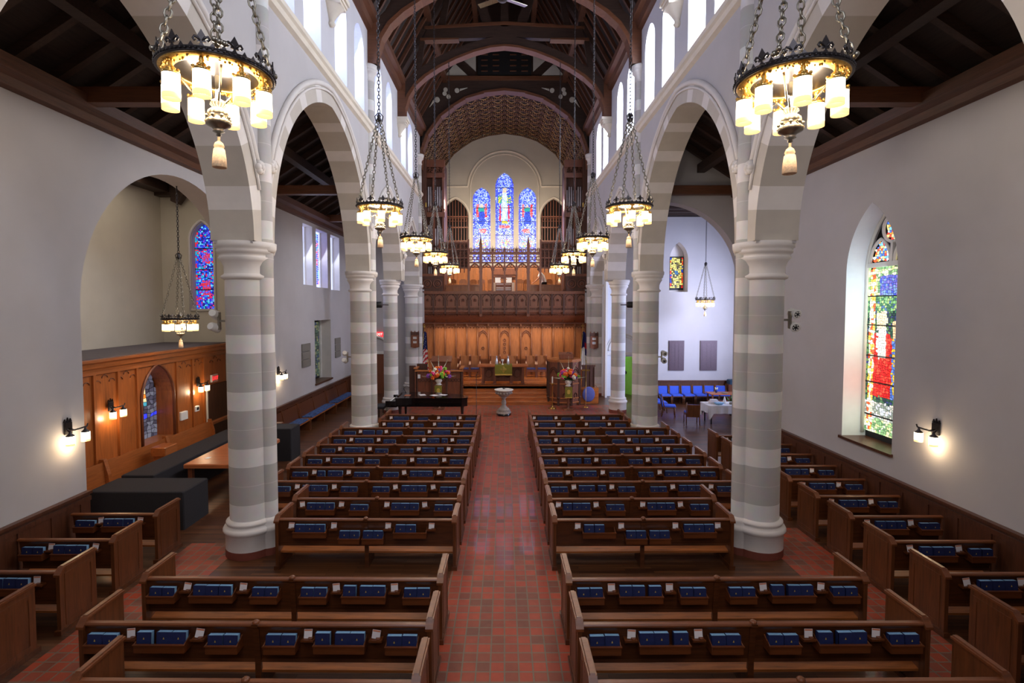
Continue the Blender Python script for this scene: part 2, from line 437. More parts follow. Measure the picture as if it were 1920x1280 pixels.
# ------------------------------------------------------------------ nave arcade walls
BAYS = [(6.76, 2.45, 3.1), (13.495, 3.5, 3.95), (19.99, 2.28, 3.05), (24.87, 1.93, 2.75)]
CLER = [(7.0, .5), (8.5, .5), (10.75, .5), (12.3, .55), (14.4, .52), (16.2, .52), (18.6, .5), (20.3, .5), (23.1, .55), (24.75, .6)]
for s, sd in ((-1, 'left'), (1, 'right')):
    fn = SX(s)
    mb = MB()
    ops = [OP(c, h, 5.74, 5.78, r, 28) for c, h, r in BAYS]
    holed(mb, fn, -3, 27.6, 5.74, 10.4, ops, 4.45, 5.16, 0, 0)
    ops = [OP(c, h, 10.62, 12.62, .62, 12) for c, h in CLER]
    holed(mb, fn, -3, 27.6, 10.4, 13.8, ops, 4.45, 5.16, 1, 2)
    struct('wall_arcade_' + sd, mb, ['plaster', 'plaster_hi', 'reveal'])
    # rings of alternating voussoirs and hood moulds
    for c, h, r in BAYS:
        mb = MB()
        big = h > 2.4
        arch_ring(mb, fn, c, h, 5.78, r, .36 if big else .3, 4.45, 5.16, (.66, .36, .1) if big else (.5, .3, .1), 64)
        struct('trim_arch', mb, ['stone_cream' if 0 else 'stone', 'stone_grey'])
        mb = MB()
        P = arch_pts(c, h, 5.78, r, .42 if big else .36, 40)
        P = [p for p in P if p[1] > 6.9 and abs(p[0] - c) < h + .19]
        mb.tube([fn(p[0], p[1], 4.42) for p in P], .065, 8)
        mb.tube([fn(p[0], p[1], 4.40) for p in arch_pts(c, h, 5.78, r, .3 if big else .25, 40) if p[1] > 6.6], .03, 6)
        for e in (P[0], P[-1]):                                   # carved leaf label stops
            q = fn(e[0], e[1] - .1, 4.36)
            for k in range(7):
                a = k * PI / 3
                rr = .07 if k < 6 else 0
                mb.ball((q[0] - s * .03 * (k == 6), q[1] + rr * math.cos(a), q[2] + rr * math.sin(a)), .065, 0, 8)
        struct('trim_hood', mb, 'stone')
    # string course below the clerestory
    mb = MB()
    prof = [(4.46, 10.28), (4.36, 10.33), (4.33, 10.42), (4.28, 10.46), (4.27, 10.55), (4.46, 10.62)]
    mb.prism([(s * x, z) for x, z in prof], 1, -3, 27.5)
    struct('trim_string', mb, 'stone_cream')
    # clerestory panes with slim frames
    for k, (c, h) in enumerate(CLER):
        mb = MB(); pts = arch_pts(c, h + .02, 12.62, .62, 0, 12)
        pts = [(c - h - .02, 10.6)] + pts + [(c + h + .02, 10.6)]
        n = len(pts)
        mb.add([fn(u, z, 5.14) for u, z in pts], [tuple(range(n))], 0)
        mb.add([fn(u, z, 5.2) for u, z in pts], [tuple(range(n))], 1)
        for uu in (-h * .93, 0, h * .93):
            mb.box(*sorted((s * 5.08, s * 5.13)), c + uu - .025, c + uu + .025, 10.62, 12.75, 1)
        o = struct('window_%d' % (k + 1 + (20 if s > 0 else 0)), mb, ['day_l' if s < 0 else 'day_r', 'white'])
    # timber wall plate
    mb = MB(); mb.prism([(s * 4.5, 13.55), (s * 4.3, 13.6), (s * 4.26, 13.8), (s * 4.12, 13.86), (s * 4.1, 14.05), (s * 4.9, 14.1), (s * 4.9, 13.55)], 1, -3, 27.6)
    struct('trim_plate', mb, 'timber_y')

# ------------------------------------------------------------------ columns
def column(s, y, x, r, near, nave, label):
    o = thing('stone_column', label, 'column', (s * x, y, 0), 0, None)
    g = 1 if near else r / .37
    b = MB()
    base = [(.455 * g, .002), (.455 * g, .14)]
    b.lathe(base, seg=32, mi=1)
    base = [(.45 * g, .14), (.45 * g, .42), (.47 * g, .44), (.49 * g, .47), (.49 * g, .5), (.47 * g, .54), (.42 * g, .56), (.42 * g, .59), (.44 * g, .61), (.435 * g, .64), (.40 * g, .67), (r, .68)]
    b.lathe(base, seg=32)
    nx = -s * (x - 4.47)
    if nave:
        k = .5
        b.lathe([(.27, .002), (.27, .14)], (nx, 0, 0), 20, 1)
        b.lathe([(.265, .14), (.265, .42), (.29, .46), (.29, .5), (.26, .54), (.23, .56), (.24, .61), (.21, .66), (.17, .68)], (nx, 0, 0), 20)
    b.build('base', ['stone', 'terracotta'], o)
    sh = MB(); sh.lathe([(r, .66), (r * .985, 5.15)], seg=36); sh.build('shaft', 'band', o)
    c = MB()
    cp = [(r + .0, 5.1), (r + .05, 5.13), (r + .055, 5.17), (r + .01, 5.2), (r, 5.22), (r + .005, 5.34), (r + .05, 5.44), (r + .1, 5.5), (r + .075, 5.515), (r + .075, 5.56), (r + .115, 5.58), (r + .125, 5.63), (r + .12, 5.66), (r + .15, 5.68), (r + .155, 5.78), (.02, 5.785)]
    c.lathe([(a * (1.0 if near else 1), z) for a, z in cp], seg=36); c.build('capital', 'stone', o)
    if nave:
        f = MB(); f.lathe([(.17, .66), (.17, 12.0)], (nx, 0, 0), 20); f.build('wall_shaft', 'band', o)
        f = MB()
        f.lathe([(.17, 11.96), (.2, 11.98), (.2, 12.02), (.175, 12.05), (.18, 12.15), (.24, 12.25), (.27, 12.27), (.27, 12.33), (.25, 12.35), (.3, 12.38), (.3, 12.48), (.05, 12.49)], (nx, 0, 0), 24)
        f.build('wall_shaft_capital', 'stone', o)
        f = MB(); f.lathe([(.17, 5.6), (.21, 5.62), (.23, 5.7), (.22, 5.76), (.17, 5.78)], (nx, 0, 0), 20); f.build('shaft_ring', 'stone', o)
    return o
for s, sd in ((-1, 'left'), (1, 'right')):
    column(s, 3.87, 4.79, .37, 1, 1, 'banded stone column beside the camera on the %s, just out of view' % sd)
    column(s, 9.64, 4.79, .37, 1, 1, 'nearest full height banded stone column in the %s arcade' % sd)
    column(s, 17.35, 4.79, .37, 1, 1, 'second banded stone column from the camera in the %s arcade, rising behind the pews' % sd)
    column(s, 22.6, 4.98, .31, 0, 0, 'slender free standing banded column, third in the %s arcade' % sd)
    column(s, 27.15, 4.85, .37, 1, 1, 'furthest banded stone column, %s of the chancel beside the hymn board' % sd)
# corbels between the columns, carrying the intermediate trusses
for s, sd in ((-1, 'left'), (1, 'right')):
    for y in (5.78, 13.5, 22.05):
        mb = MB(); X = lambda a: s * a
        def cb(x0, x1, h, z0, z1): mb.box(min(X(x0), X(x1)), max(X(x0), X(x1)), y - h, y + h, z0, z1)
        cb(4.5, 4.02, .3, 12.36, 12.48); cb(4.5, 4.07, .27, 12.28, 12.36); cb(4.5, 4.1, .24, 12.2, 12.28)
        mb.lathe([(.02, 11.72), (.09, 11.76), (.1, 11.8), (.07, 11.84), (.08, 11.9), (.16, 12.02), (.28, 12.18), (.32, 12.2)], (X(4.4), y, 0), 16)
        struct('trim_corbel', mb, 'stone_cream')

# ------------------------------------------------------------------ nave roof
RIDGE = 22.2
def slope(x): return 13.95 + (RIDGE - 13.95) * (1 - abs(x) / 4.9)
mb = MB()
for s in (-1, 1):
    mb.prism([(s * 4.9, 13.95), (0, RIDGE), (0, RIDGE + .15), (s * 5.1, 13.95)], 1, -3, 28.4)
    y = -2.6
    while y < 28:
        mb.prism([(s * 4.7, 13.98), (0, RIDGE - .12), (0, RIDGE - .3), (s * 4.56, 13.98)], 1, y, y + .12, 1); y += .62
    for f in (.36, .7):
        x = 4.9 * (1 - f); z = slope(x) - .42
        mb.box(s * x - .12, s * x + .12, -3, 28, z - .12, z + .16, 1)
struct('ceiling', mb, ['roof', 'timber_y'])
# trusses
INN = [(4.27, 12.5), (4.22, 12.95), (4.07, 13.4), (3.78, 13.84), (3.35, 14.22), (2.75, 14.6), (2.05, 14.94), (1.3, 15.22), (.6, 15.4), (0, 15.46)]
def truss(y, label, far=False):
    o = thing('roof_truss', label, 'roof truss', (0, y, 12.5), 0, None)
    def loc(p): return (p[0], p[1] - 12.5)
    b = MB(); m2 = MB()
    for s in (-1, 1):
        pts = INN; out = []
        for i, (x, z) in enumerate(pts):
            a, c = pts[max(i - 1, 0)], pts[min(i + 1, len(pts) - 1)]
            dx, dz = c[0] - a[0], c[1] - a[1]; L = math.hypot(dx, dz)
            out.append((x + dz / L * .34, z - dx / L * .34))
        out[-1] = (0, 15.85)
        out[0] = (4.5, 12.5)
        for i in range(len(pts) - 1):
            q = [pts[i], pts[i + 1], out[i + 1], out[i]]
            b.prism([loc((s * x, z)) for x, z in q], 1, -.13, .13)
            a = [pts[i], pts[i + 1]]
            q2 = a + [((a[1][0] * .975 + .0), a[1][1] - .09), (a[0][0] * .975, a[0][1] - .09 * (i > 0))]
            m2.prism([loc((s * x, z)) for x, z in q2], 1, -.2, .2)
    b.build('arched_brace', 'timber', o); m2.build('brace_moulding', 'timber_lt', o)
    b = MB()
    b.prism([loc(p) for p in [(-3.35, 15.72), (-1.6, 15.72), (0, 15.8), (1.6, 15.72), (3.35, 15.72), (3.2, 16.1), (0, 16.28), (-3.2, 16.1)]], 1, -.12, .12)
    b.build('collar_beam', 'timber', o)
    b = MB(); b.prism([loc(p) for p in [(-3.3, 16.08), (0, 16.26), (3.3, 16.08), (3.3, 16.18), (0, 16.38), (-3.3, 16.18)]], 1, -.18, .18)
    b.prism([loc(p) for p in [(-3.5, 15.62), (-1.9, 15.66), (-1.9, 15.72), (-3.5, 15.72)]], 1, -.17, .17)
    b.prism([loc(p) for p in [(3.5, 15.62), (1.9, 15.66), (1.9, 15.72), (3.5, 15.72)]], 1, -.17, .17)
    b.build('collar_moulding', 'timber_lt', o)
    for s in (-1, 1):
        b = MB(); b.prism([loc(p) for p in [(s * 4.75, 13.6), (0, 21.4), (0, 21.9), (s * 4.95, 13.95)]], 1, -.14, .14)
        b.build('principal_rafter', 'timber', o)
        b = MB(); b.box(min(s * 4.12, s * 4.5), max(s * 4.12, s * 4.5), -.17, .17, 0, 1.6); b.build('wall_post', 'timber_lt', o)
        b = MB(); b.prism([loc(p) for p in [(s * .5, 16.3), (s * .9, 16.3), (s * 1.6, 18.6), (s * 1.3, 18.8)]], 1, -.09, .09)
        b.prism([loc(p) for p in [(s * 2.5, 16.2), (s * 2.8, 16.1), (s * 2.4, 17.7), (s * 2.15, 17.9)]], 1, -.09, .09)
        b.prism([loc(p) for p in [(s * 3.55, 14.1), (s * 3.8, 14.05), (s * 3.5, 15.7), (s * 3.3, 15.7)]], 1, -.09, .09)
        b.build('strut', 'timber', o)
    b = MB(); b.box(-.16, .16, -.12, .12, 3.7, 9.2); b.build('king_post', 'timber', o)
    return o
truss(5.78, 'oak arch braced roof truss above the camera')
truss(9.64, 'oak arch braced roof truss over the nearest columns')
truss(13.5, 'oak arch braced roof truss above the second pair of chandeliers')
truss(17.35, 'oak arch braced roof truss springing from the second column shafts')
truss(22.05, 'oak arch braced roof truss on white corbels, nearest the chancel gable')

# gable wall over the chancel opening, with plaster panels and louvres
BAR = [(4.5, 12.0), (4.42, 12.9), (4.13, 13.72), (3.44, 14.68), (2.75, 15.2), (2.1, 15.6), (1.1, 15.9), (0, 16.05)]
mb = MB()
for s in (-1, 1):
    for i in range(len(BAR) - 1):
        (x0, z0), (x1, z1) = BAR[i], BAR[i + 1]
        mb.prism([(s * x0, z0), (s * x1, z1), (s * x1, 16.7), (s * x0, 16.7)], 1, 27.75, 28.05)
        mb.prism([(s * x0, z0), (s * x1, z1), (s * x1 * .97, z1 - .14), (s * x0 * .97, z0 - .1)], 1, 27.55, 28.1, 1)
    mb.prism([(s * 4.9, 13.6), (s * 4.4, 12.3), (s * 4.4, 16.7), (s * 4.9, 16.7)], 1, 27.75, 28.05)
mb.box(-4.9, 4.9, 27.75, 28.05, 16.7, 22.5)
mb.box(-3.1, 3.1, 27.6, 27.8, 16.5, 16.68, 1)
struct('wall_gable', mb, ['timber', 'timber_lt'])
mb = MB()
for s in (-1, 1):
    mb.prism([(s * 1.5, 16.95), (s * 1.5, 18.25), (s * 2.05, 18.2), (s * 2.4, 17.75)], 1, 27.68, 27.76)
    mb.prism([(s * 1.95, 16.75), (s * 3.1, 16.75), (s * 2.6, 17.35)], 1, 27.68, 27.76)
    for (x, z, r) in ((3.55, 15.5, .14), (3.15, 15.82, .11), (2.95, 15.66, .11), (3.1, 16.02, .11), (2.5, 15.98, .12)):
        mb.prism([(s * x + r * math.cos(a * PI / 8), z + r * math.sin(a * PI / 8)) for a in range(16)], 1, 27.7, 27.76)
    mb.prism([(s * 3.65, 15.45), (s * 3.95, 15.12), (s * 3.75, 15.5)], 1, 27.7, 27.76)
    mb.prism([(s * 2.35, 16.06), (s * 1.95, 16.12), (s * 2.35, 15.96)], 1, 27.7, 27.76)
struct('trim_gable_plaster', mb, 'plaster_apse')
mb = MB(); mb.box(-1.4, 1.4, 27.62, 27.78, 16.75, 18.4, 1)
for sx in (-1.05, -.45, .45, 1.05):
    for k in range(5): mb.box(sx - .17, sx + .17, 27.58, 27.64, 16.9 + k * .28, 16.95 + k * .28, 0)
struct('trim_louvres', mb, ['timber_lt', 'dark'])

# ------------------------------------------------------------------ chancel shell
def barrel(t0, t1, off):
    return [(s_ * x, z) for s_, x, z in []]
mb = MB()
full = [(x, z) for x, z in BAR] + [(-x, z) for x, z in reversed(BAR[:-1])]
for i in range(len(full) - 1):
    (x0, z0), (x1, z1) = full[i], full[i + 1]
    mb.quad((x0, 28, z0 + .1), (x1, 28, z1 + .1), (x1, 34.6, z1 + .1), (x0, 34.6, z0 + .1))
struct('ceiling_chancel', mb, 'carved_d')
# coffering: moulded ribs both ways with fretted diamonds in each coffer
def on_barrel(f):
    L = [0]
    for a, c in zip(full[:-1], full[1:]): L.append(L[-1] + math.hypot(c[0] - a[0], c[1] - a[1]))
    d = f * L[-1]
    for i in range(len(full) - 1):
        if d <= L[i + 1] + 1e-9:
            k = (d - L[i]) / (L[i + 1] - L[i]); return (full[i][0] + (full[i + 1][0] - full[i][0]) * k, full[i][1] + (full[i + 1][1] - full[i][1]) * k)
    return full[-1]
mb = MB(); NB = 18; NY = 9
for j in range(NY + 1):
    y = 28.1 + j * 6.4 / NY
    mb.tube([(on_barrel(k / 36)[0] * .985, y, on_barrel(k / 36)[1] - .02) for k in range(37)], .07, 5, 0)
for j in range(NY + 1):
    for dy in (-.13, .13):
        for k in range(108):
            x, z = on_barrel((k + .5) / 108); mb.ball((x * .975, 28.1 + j * 6.4 / NY + dy, z - .04), .032, 1, 4)
for k in range(NB + 1):
    x, z = on_barrel(k / NB); mb.tube([(x * .985, 28, z - .04), (x * .985, 34.5, z - .04)], .035, 5, 0)
for k in range(NB):
    for j in range(NY):
        x, z = on_barrel((k + .5) / NB); y = 28.1 + (j + .5) * 6.4 / NY
        xa, za = on_barrel((k + .15) / NB); xb, zb = on_barrel((k + .85) / NB)
        D = [(xa * .98, y, za), (x * .98, y - .26, z), (xb * .98, y, zb), (x * .98, y + .26, z)]
        mb.tube(D, .022, 4, 1, closed=True)
        for q in ((xa, za), (xb, zb)):
            pass
        mb.add([(xa * .985, y, za + .04), (x * .985, y - .2, z + .04), (xb * .985, y, zb + .04), (x * .985, y + .2, z + .04)], [(0, 1, 2, 3)], 2)
struct('trim_coffers', mb, ['carved_d', 'gilt', 'dark'])

# window wall behind the chancel
fy = lambda u, z, t: (u, t, z)
EW = [(0, .6, 7.6, 12.6, .88), (-1.52, .58, 7.6, 11.75, .76), (1.52, .58, 7.6, 11.75, .76)]
mb = MB()
ops = [OP(c, h, zb, sp, r) for c, h, zb, sp, r in EW] + [OP(-3.25, .85, 7.3, 10.5, 1.25), OP(3.25, .85, 7.3, 10.5, 1.25)]
holed(mb, fy, -4.6, 4.6, 4.9, 16.3, ops, 34.5, 34.95, 0, 0)
struct('wall_window', mb, 'plaster_apse')
mb = MB()
P = arch_pts(0, 2.42, 12.55, 2.3, 0, 40)
mb.tube([(-4.5, 34.47, 12.55)] + [(u, 34.47, z) for u, z in P] + [(4.5, 34.47, 12.55)], .07, 6)
P = arch_pts(0, 2.25, 12.4, 2.25, 0, 40); mb.tube([(-2.25, 34.47, 8.2)] + [(u, 34.47, z) for u, z in P] + [(2.25, 34.47, 8.2)], .04, 6)
for sx in (-3.25, 3.25):
    P = arch_pts(sx, .95, 10.5, 1.35, 0, 24); mb.tube([(sx - .95, 34.47, 8)] + [(u, 34.47, z) for u, z in P] + [(sx + .95, 34.47, 8)], .06, 6)
struct('trim_window_arch', mb, 'stone_cream')

def in_arch(h, zb, spring, rise):
    op = dict(c=0, h=h, spring=spring, rise=rise)
    return lambda x, z: abs(x) < h * .98 and z > zb and z < arch_top(op, x)
def lerp(a, b, k): return tuple(x + (y - x) * k for x, y in zip(a, b))
def east_col(kind):
    def f(x, z, rnd):
        blue = srgb(*rnd.choice([(60, 84, 225), (92, 120, 245), (120, 150, 250), (48, 60, 205), (150, 176, 255)]))
        white = srgb(*rnd.choice([(176, 192, 250), (150, 172, 245), (196, 208, 250)]))
        c = white if rnd.random() < .3 else blue
        if abs(x) > .44: c = srgb(70, 84, 235) if rnd.random() < .7 else c
        zz = z - (1.0 if kind == 1 else 0)
        if kind == 1:
            if 10.4 < z < 12.3 and abs(x) < .2 - (z - 10.4) * .03: c = srgb(*rnd.choice([(225, 235, 240), (150, 190, 225), (215, 222, 235)]))
            if 11.5 < z < 12.0 and .16 < abs(x) < .45: c = srgb(*rnd.choice([(210, 200, 70), (60, 160, 110), (50, 80, 200)]))
            if 12.2 < z < 12.5 and abs(x) < .1: c = srgb(215, 190, 170)
            if 10.3 < z < 11.4 and .24 < abs(x) < .33: c = srgb(205, 40, 70)
            if 9.85 < z < 10.05 and abs(x) < .35: c = srgb(*rnd.choice([(210, 60, 70), (225, 120, 130)]))
            if 10.15 < z < 10.35 and abs(x) < .2: c = srgb(205, 200, 60)
        else:
            w = x if kind == 0 else -x
            if 10.1 < z < 11.2 and abs(x) < .17 + (11.2 - z) * .05: c = srgb(*rnd.choice([(44, 70, 200), (60, 90, 230), (40, 60, 170)]))
            if 10.6 < z < 11.45 and .2 < abs(x) < .34: c = srgb(*rnd.choice([(200, 50, 60), (225, 120, 130)]))
            if 10.95 < z < 11.2 and abs(x) < .2: c = srgb(40, 150, 150)
            if 11.2 < z < 11.4 and abs(x) < .09: c = srgb(220, 190, 170)
            if 9.55 < z < 9.8 and -.1 < w + abs(z - 9.7) < .35: c = srgb(*rnd.choice([(215, 70, 90), (235, 160, 160)]))
        if 8.55 < z < 9.1 and abs(x) < .38: c = srgb(*rnd.choice([(40, 60, 190), (200, 50, 60), (40, 150, 140), (200, 190, 80), (230, 235, 250), (70, 90, 220)]))
        return c
    return f
for k, (c, h, zb, sp, r) in enumerate(EW):
    g = glass_panel('window_%d' % (41 + k), (lambda c_: (lambda u, z, t: (c_ + u, 34.72 + t, z)))(c), 2 * h, zb, in_arch(h, zb, sp, r),
                    east_col([1, 0, 2][k]), 20, 96 if k == 0 else 82, sp + r, seed=k + 3, lead=.17)
    g['kind'] = 'structure'
    mb = MB(); pts = [(c - h, zb)] + arch_pts(c, h, sp, r) + [(c + h, zb)]
    mb.add([(u, 34.75, z) for u, z in pts], [tuple(range(len(pts)))])
    for zz in (8.45, 9.4, 10.3, 11.2): mb.box(c - h, c + h, 34.68, 34.72, zz - .015, zz + .015)
    if k == 0: mb.box(c - h, c + h, 34.68, 34.72, 12.5, 12.53)
    mb.build('lead_lines', 'lead', g)
# wooden grilles in the side arches
for s, sd in ((-1, 'left'), (1, 'right')):
    o = thing('organ_grille', 'pointed wooden tracery grille in the %s arch beside the chancel windows' % sd, 'grille', (s * 3.25, 34.6, 7.3))
    mb = MB(); pts = [(-.85, 0)] + arch_pts(0, .85, 3.2, 1.25) + [(.85, 0)]
    mb.add([(u, .12, z) for u, z in pts], [tuple(range(len(pts)))]); mb.build('backing', 'dark', o)
    mb = MB()
    for q in range(9):
        x = -.76 + q * .19; zt = arch_top(dict(c=0, h=.85, spring=3.2, rise=1.25), x) - .02
        mb.box(x - .025, x + .025, 0, .07, 0, zt)
    for zz in (.9, 1.7, 2.6, 3.3): mb.box(-.84, .84, -.01, .06, zz - .04, zz + .04)
    for q in range(8):
        for zz in (1.4, 3.1, .6): mb.tube([(-.665 + q * .19 + .08 * math.cos(a * PI / 4), .03, zz + .1 * math.sin(a * PI / 4)) for a in range(8)], .018, 4, closed=True)
    mb.build('tracery', 'carved', o)

# chancel side walls (plain plaster behind the organ cases)
for s, sd in ((-1, 'left'), (1, 'right')):
    mb = MB(); mb.box(min(s * 4.5, s * 5.2), max(s * 4.5, s * 5.2), 27.5, 36, 0, 14); struct('wall_chancel_' + sd, mb, 'plaster')

# ------------------------------------------------------------------ outer aisle walls
RW = OP(11.22, .78, 1.6, 5.4, 1.45, 24)
LW = [OP(12.84, 3.2, 0, 4.55, 3.2, 36), OP(20.9, .5, 5.5, 7.9), OP(22.5, .7, 5.45, 7.9), OP(24.25, .62, 5.4, 7.9), OP(22.5, 1.0, 1.4, 4.05)]
mb = MB(); holed(mb, SX(-1), -3, 27.6, 0, 8.7, LW, 7.9, 8.5, 0, 1); struct('wall_left', mb, ['plaster', 'stone'])
mb = MB(); holed(mb, SX(1), -3, 17.6, 0, 8.7, [RW], 7.9, 8.55, 0, 1); struct('wall_right', mb, ['plaster', 'reveal'])
mb = MB(); holed(mb, fy, 5.1, 8.0, 0, 10.6, [OP(5.35, 2.6, 0, 5.45, 2.65, 40)], 17.42, 17.85, 0, 0); struct('wall_cross_right', mb, 'plaster')
mb = MB(); mb.box(-13, 13, -3.3, -3, 0, 20); struct('wall_back', mb, 'plaster')
# baseboard / wainscot panelling
def wainscot(name, s, y0, y1, top=1.15):
    mb = MB(); X = lambda a: s * a
    def bx(a, c, ya, yb, z0, z1): mb.box(min(X(a), X(c)), max(X(a), X(c)), ya, yb, z0, z1)
    bx(7.895, 7.84, y0, y1, 0, top - .05); bx(7.895, 7.79, y0, y1, top - .05, top); bx(7.895, 7.8, y0, y1, 0, .16)
    bx(7.895, 7.815, y0, y1, top - .18, top - .1)
    y = y0
    while y < y1: bx(7.895, 7.822, y, min(y + .09, y1), .15, top - .12); y += .62
    struct(name, mb, 'wains')
wainscot('baseboard_left', -1, -3, 9.64); wainscot('baseboard_right', 1, -3, 17.4); wainscot('baseboard_left_far', -1, 16.05, 27.5)

# aisle lean-to roofs
for s, sd, yend in ((-1, 'left', 27.6), (1, 'right', 17.42)):
    mb = MB(); zr = lambda x: 8.62 + (7.9 - x) / 2.74 * 1.75
    mb.prism([(s * 8.5, zr(8.5)), (s * 5.1, zr(5.1)), (s * 5.1, zr(5.1) + .12), (s * 8.5, zr(8.5) + .12)], 1, -3, yend)
    y = -2.6
    while y < yend - .2:
        mb.prism([(s * 7.9, zr(7.9)), (s * 5.16, zr(5.16)), (s * 5.16, zr(5.16) - .2), (s * 7.9, zr(7.9) - .2)], 1, y, y + .13, 1); y += .78
    mb.box(min(s * 6.4, s * 6.65), max(s * 6.4, s * 6.65), -3, yend, zr(6.5) - .45, zr(6.5) - .18, 1)
    mb.prism([(s * 7.9, 8.05), (s * 7.78, 8.08), (s * 7.72, 8.2), (s * 7.55, 8.26), (s * 7.52, 8.45), (s * 7.9, 8.5)], 1, -3, yend, 2)
    struct('ceiling_aisle_' + sd, mb, ['roof', 'timber', 'timber_y'])
    for y in (1.93, 9.64, 17.2) + ((22.6,) if s < 0 else ()):
        mb = MB(); mb.box(min(s * 5.16, s * 7.8), max(s * 5.16, s * 7.8), y - .12, y + .12, 8.3, 8.58)
        struct('trim_tie_beam', mb, 'timber_lt')

# ------------------------------------------------------------------ left alcove
mb = MB()
mb.box(-11.9, -11.6, 9.3, 18, 0, 9.2); mb.box(-11.9, -8.5, 9.2, 9.6, 0, 9.2)
holed(mb, fy, -11.9, -8.45, 0, 9.2, [OP(-10.22, .36, 4.55, 6.85, .6)], 17.6, 17.95, 0, 0)
struct('wall_alcove', mb, 'plaster_apse')
mb = MB(); mb.box(-11.9, -8.4, 9.2, 18, 8.9, 9.2); mb.box(-11.6, -8.5, 17.3, 17.6, 8.3, 8.9); mb.box(-11.6, -11.1, 9.6, 17.6, 8.4, 8.9)
for k in range(8): mb.box(-11.6, -8.5, 9.9 + k, 10.05 + k, 8.7, 8.9)
mb.prism([(-11.0, 8.9), (-11.0, 8.1), (-10.8, 8.0), (-10.5, 8.4), (-10.3, 8.9)], 1, 17.2, 17.45)
struct('ceiling_alcove', mb, 'timber')
def vivid(x, z, rnd):
    c = rnd.choice([(40, 70, 235), (30, 50, 200), (60, 120, 240), (30, 160, 190), (200, 40, 90), (120, 60, 200), (20, 40, 150), (90, 180, 240), (25, 30, 110)])
    if abs(x) > .27: c = rnd.choice([(30, 150, 190), (200, 40, 60), (40, 60, 220)])
    if abs(x) < .12 and (5.0 < z < 5.5 or 6.1 < z < 6.5): c = rnd.choice([(210, 50, 70), (180, 60, 120), (90, 90, 240)])
    return srgb(*c)
g = glass_panel('window_50', lambda u, z, t: (-10.22 + u, 17.8, z), .72, 4.55, in_arch(.36, 4.55, 6.85, .6), vivid, 13, 60, 7.45, seed=9, lead=.2); g['kind'] = 'structure'
mb = MB(); mb.quad((-10.6, 17.83, 4.5), (-9.84, 17.83, 4.5), (-9.84, 17.83, 7.5), (-10.6, 17.83, 7.5))
for zz in (5.2, 5.9, 6.6): mb.box(-10.58, -9.86, 17.76, 17.79, zz - .015, zz + .015)
mb.build('lead_lines', 'lead', g)
mb = MB(); mb.tube([(-10.64, 17.57, 4.5)] + [(u, 17.57, z) for u, z in arch_pts(-10.22, .42, 6.85, .68)] + [(-9.8, 17.57, 4.5), (-10.64, 17.57, 4.5)], .045, 6)
struct('trim_alcove_window', mb, 'stone')

# panelled oak partition with the niche window
a = thing('oak_partition', 'tall oak panelled partition with pointed window niche in the left alcove', 'partition', (-9.5, 13.6, 0))
fp = lambda u, z, t: (-t, u - 13.6, z)
mb = MB(); holed(mb, fp, 9.65, 17.55, 0, 3.3, [OP(14.07, .63, .95, 2.1, .93, 20)], 0, .5, 0, 0)
mb.build('panelling', 'alcove', a)
mb = MB(); mb.box(-2.08, .05, 9.65 - 13.6, 17.55 - 13.6, 3.38, 3.42); mb.build('dusty_top', plain('dusty_grey_top', (92, 84, 88), .9), a)
mb = MB()
mb.prism([(-.1, 3.1), (.05, 3.1), (.06, 3.16), (.12, 3.2), (.14, 3.3), (.2, 3.34), (.2, 3.4), (-.1, 3.4)], 1, -3.95, 3.95)
mb.prism([(0, 3.02), (.06, 3.04), (.06, 3.1), (0, 3.1)], 1, -3.95, 3.95)
mb.prism([(0, .8), (.1, .82), (.1, .9), (.04, .95), (0, .95)], 1, -3.95, 3.95)
mb.build('cornice', 'alcove_h', a)
mb = MB()
for y in (9.75, 10.4, 11.05, 11.85, 12.6, 13.25, 14.86, 15.62, 16.2): mb.box(0, .05, y - 13.62, y - 13.54, .9, 3.05)
mb.build('stile', 'alcove', a)
mb = MB()
P = arch_pts(14.07, .66, 2.1, .96, 0, 24)
mb.tube([(.02, 13.41 - 13.6, .95)] + [(.02, u - 13.6, z) for u, z in P] + [(.02, 14.73 - 13.6, .95)], .04, 6)
for y in (10.08, 10.72, 11.45, 12.22, 12.92, 15.24, 15.9, 16.9):                  # little carved cusps at the panel heads
    for q in (-.22, 0, .22): mb.tube([(.01, y - 13.6 + q + .09 * math.cos(t_ * PI / 5), 2.93 - abs(q) * .5 + .07 * math.sin(t_ * PI / 5)) for t_ in range(6)], .014, 4)
mb.build('carving', 'carved', a)
mb = MB(); mb.box(-.72, .06, 13.44 - 13.6, 14.7 - 13.6, .93, .955); mb.build('sill', 'oak_h', a)
def dimglass(x, z, rnd):
    if z > 1.85 and x < .25: c = rnd.choice([(235, 90, 30), (230, 200, 150), (60, 90, 190), (200, 220, 230), (230, 120, 40), (60, 140, 160)])
    elif 1.4 < z < 1.6 and rnd.random() < .3: c = (50, 60, 210)
    else: c = rnd.choice([(62, 60, 74), (76, 76, 90), (52, 50, 62), (90, 92, 104)])
    return tuple(v * .8 for v in srgb(*c)[:3]) + (1,)
mb = None
g = glass_panel('niche_glass', lambda u, z, t: (-.46, .47 + u, z), 1.26, .95, in_arch(.63, .95, 2.1, .93), dimglass, 9, 18, 3.03, a, seed=12, lead=.12)
mb = MB(); mb.quad((-.48, -.2, .9), (-.48, 1.15, .9), (-.48, 1.15, 3.1), (-.48, -.2, 3.1)); mb.build('niche_lead', 'lead', g)
mb = MB(); mb.box(-.03, .05, 16.36 - 13.6, 17.5 - 13.6, 0, 2.1); mb.build('door', 'carved_d', a)
mb = MB(); mb.box(.0, .06, 16.3 - 13.6, 16.36 - 13.6, .75, 2.12); mb.build('pale_door_frame_edge', 'white', a)
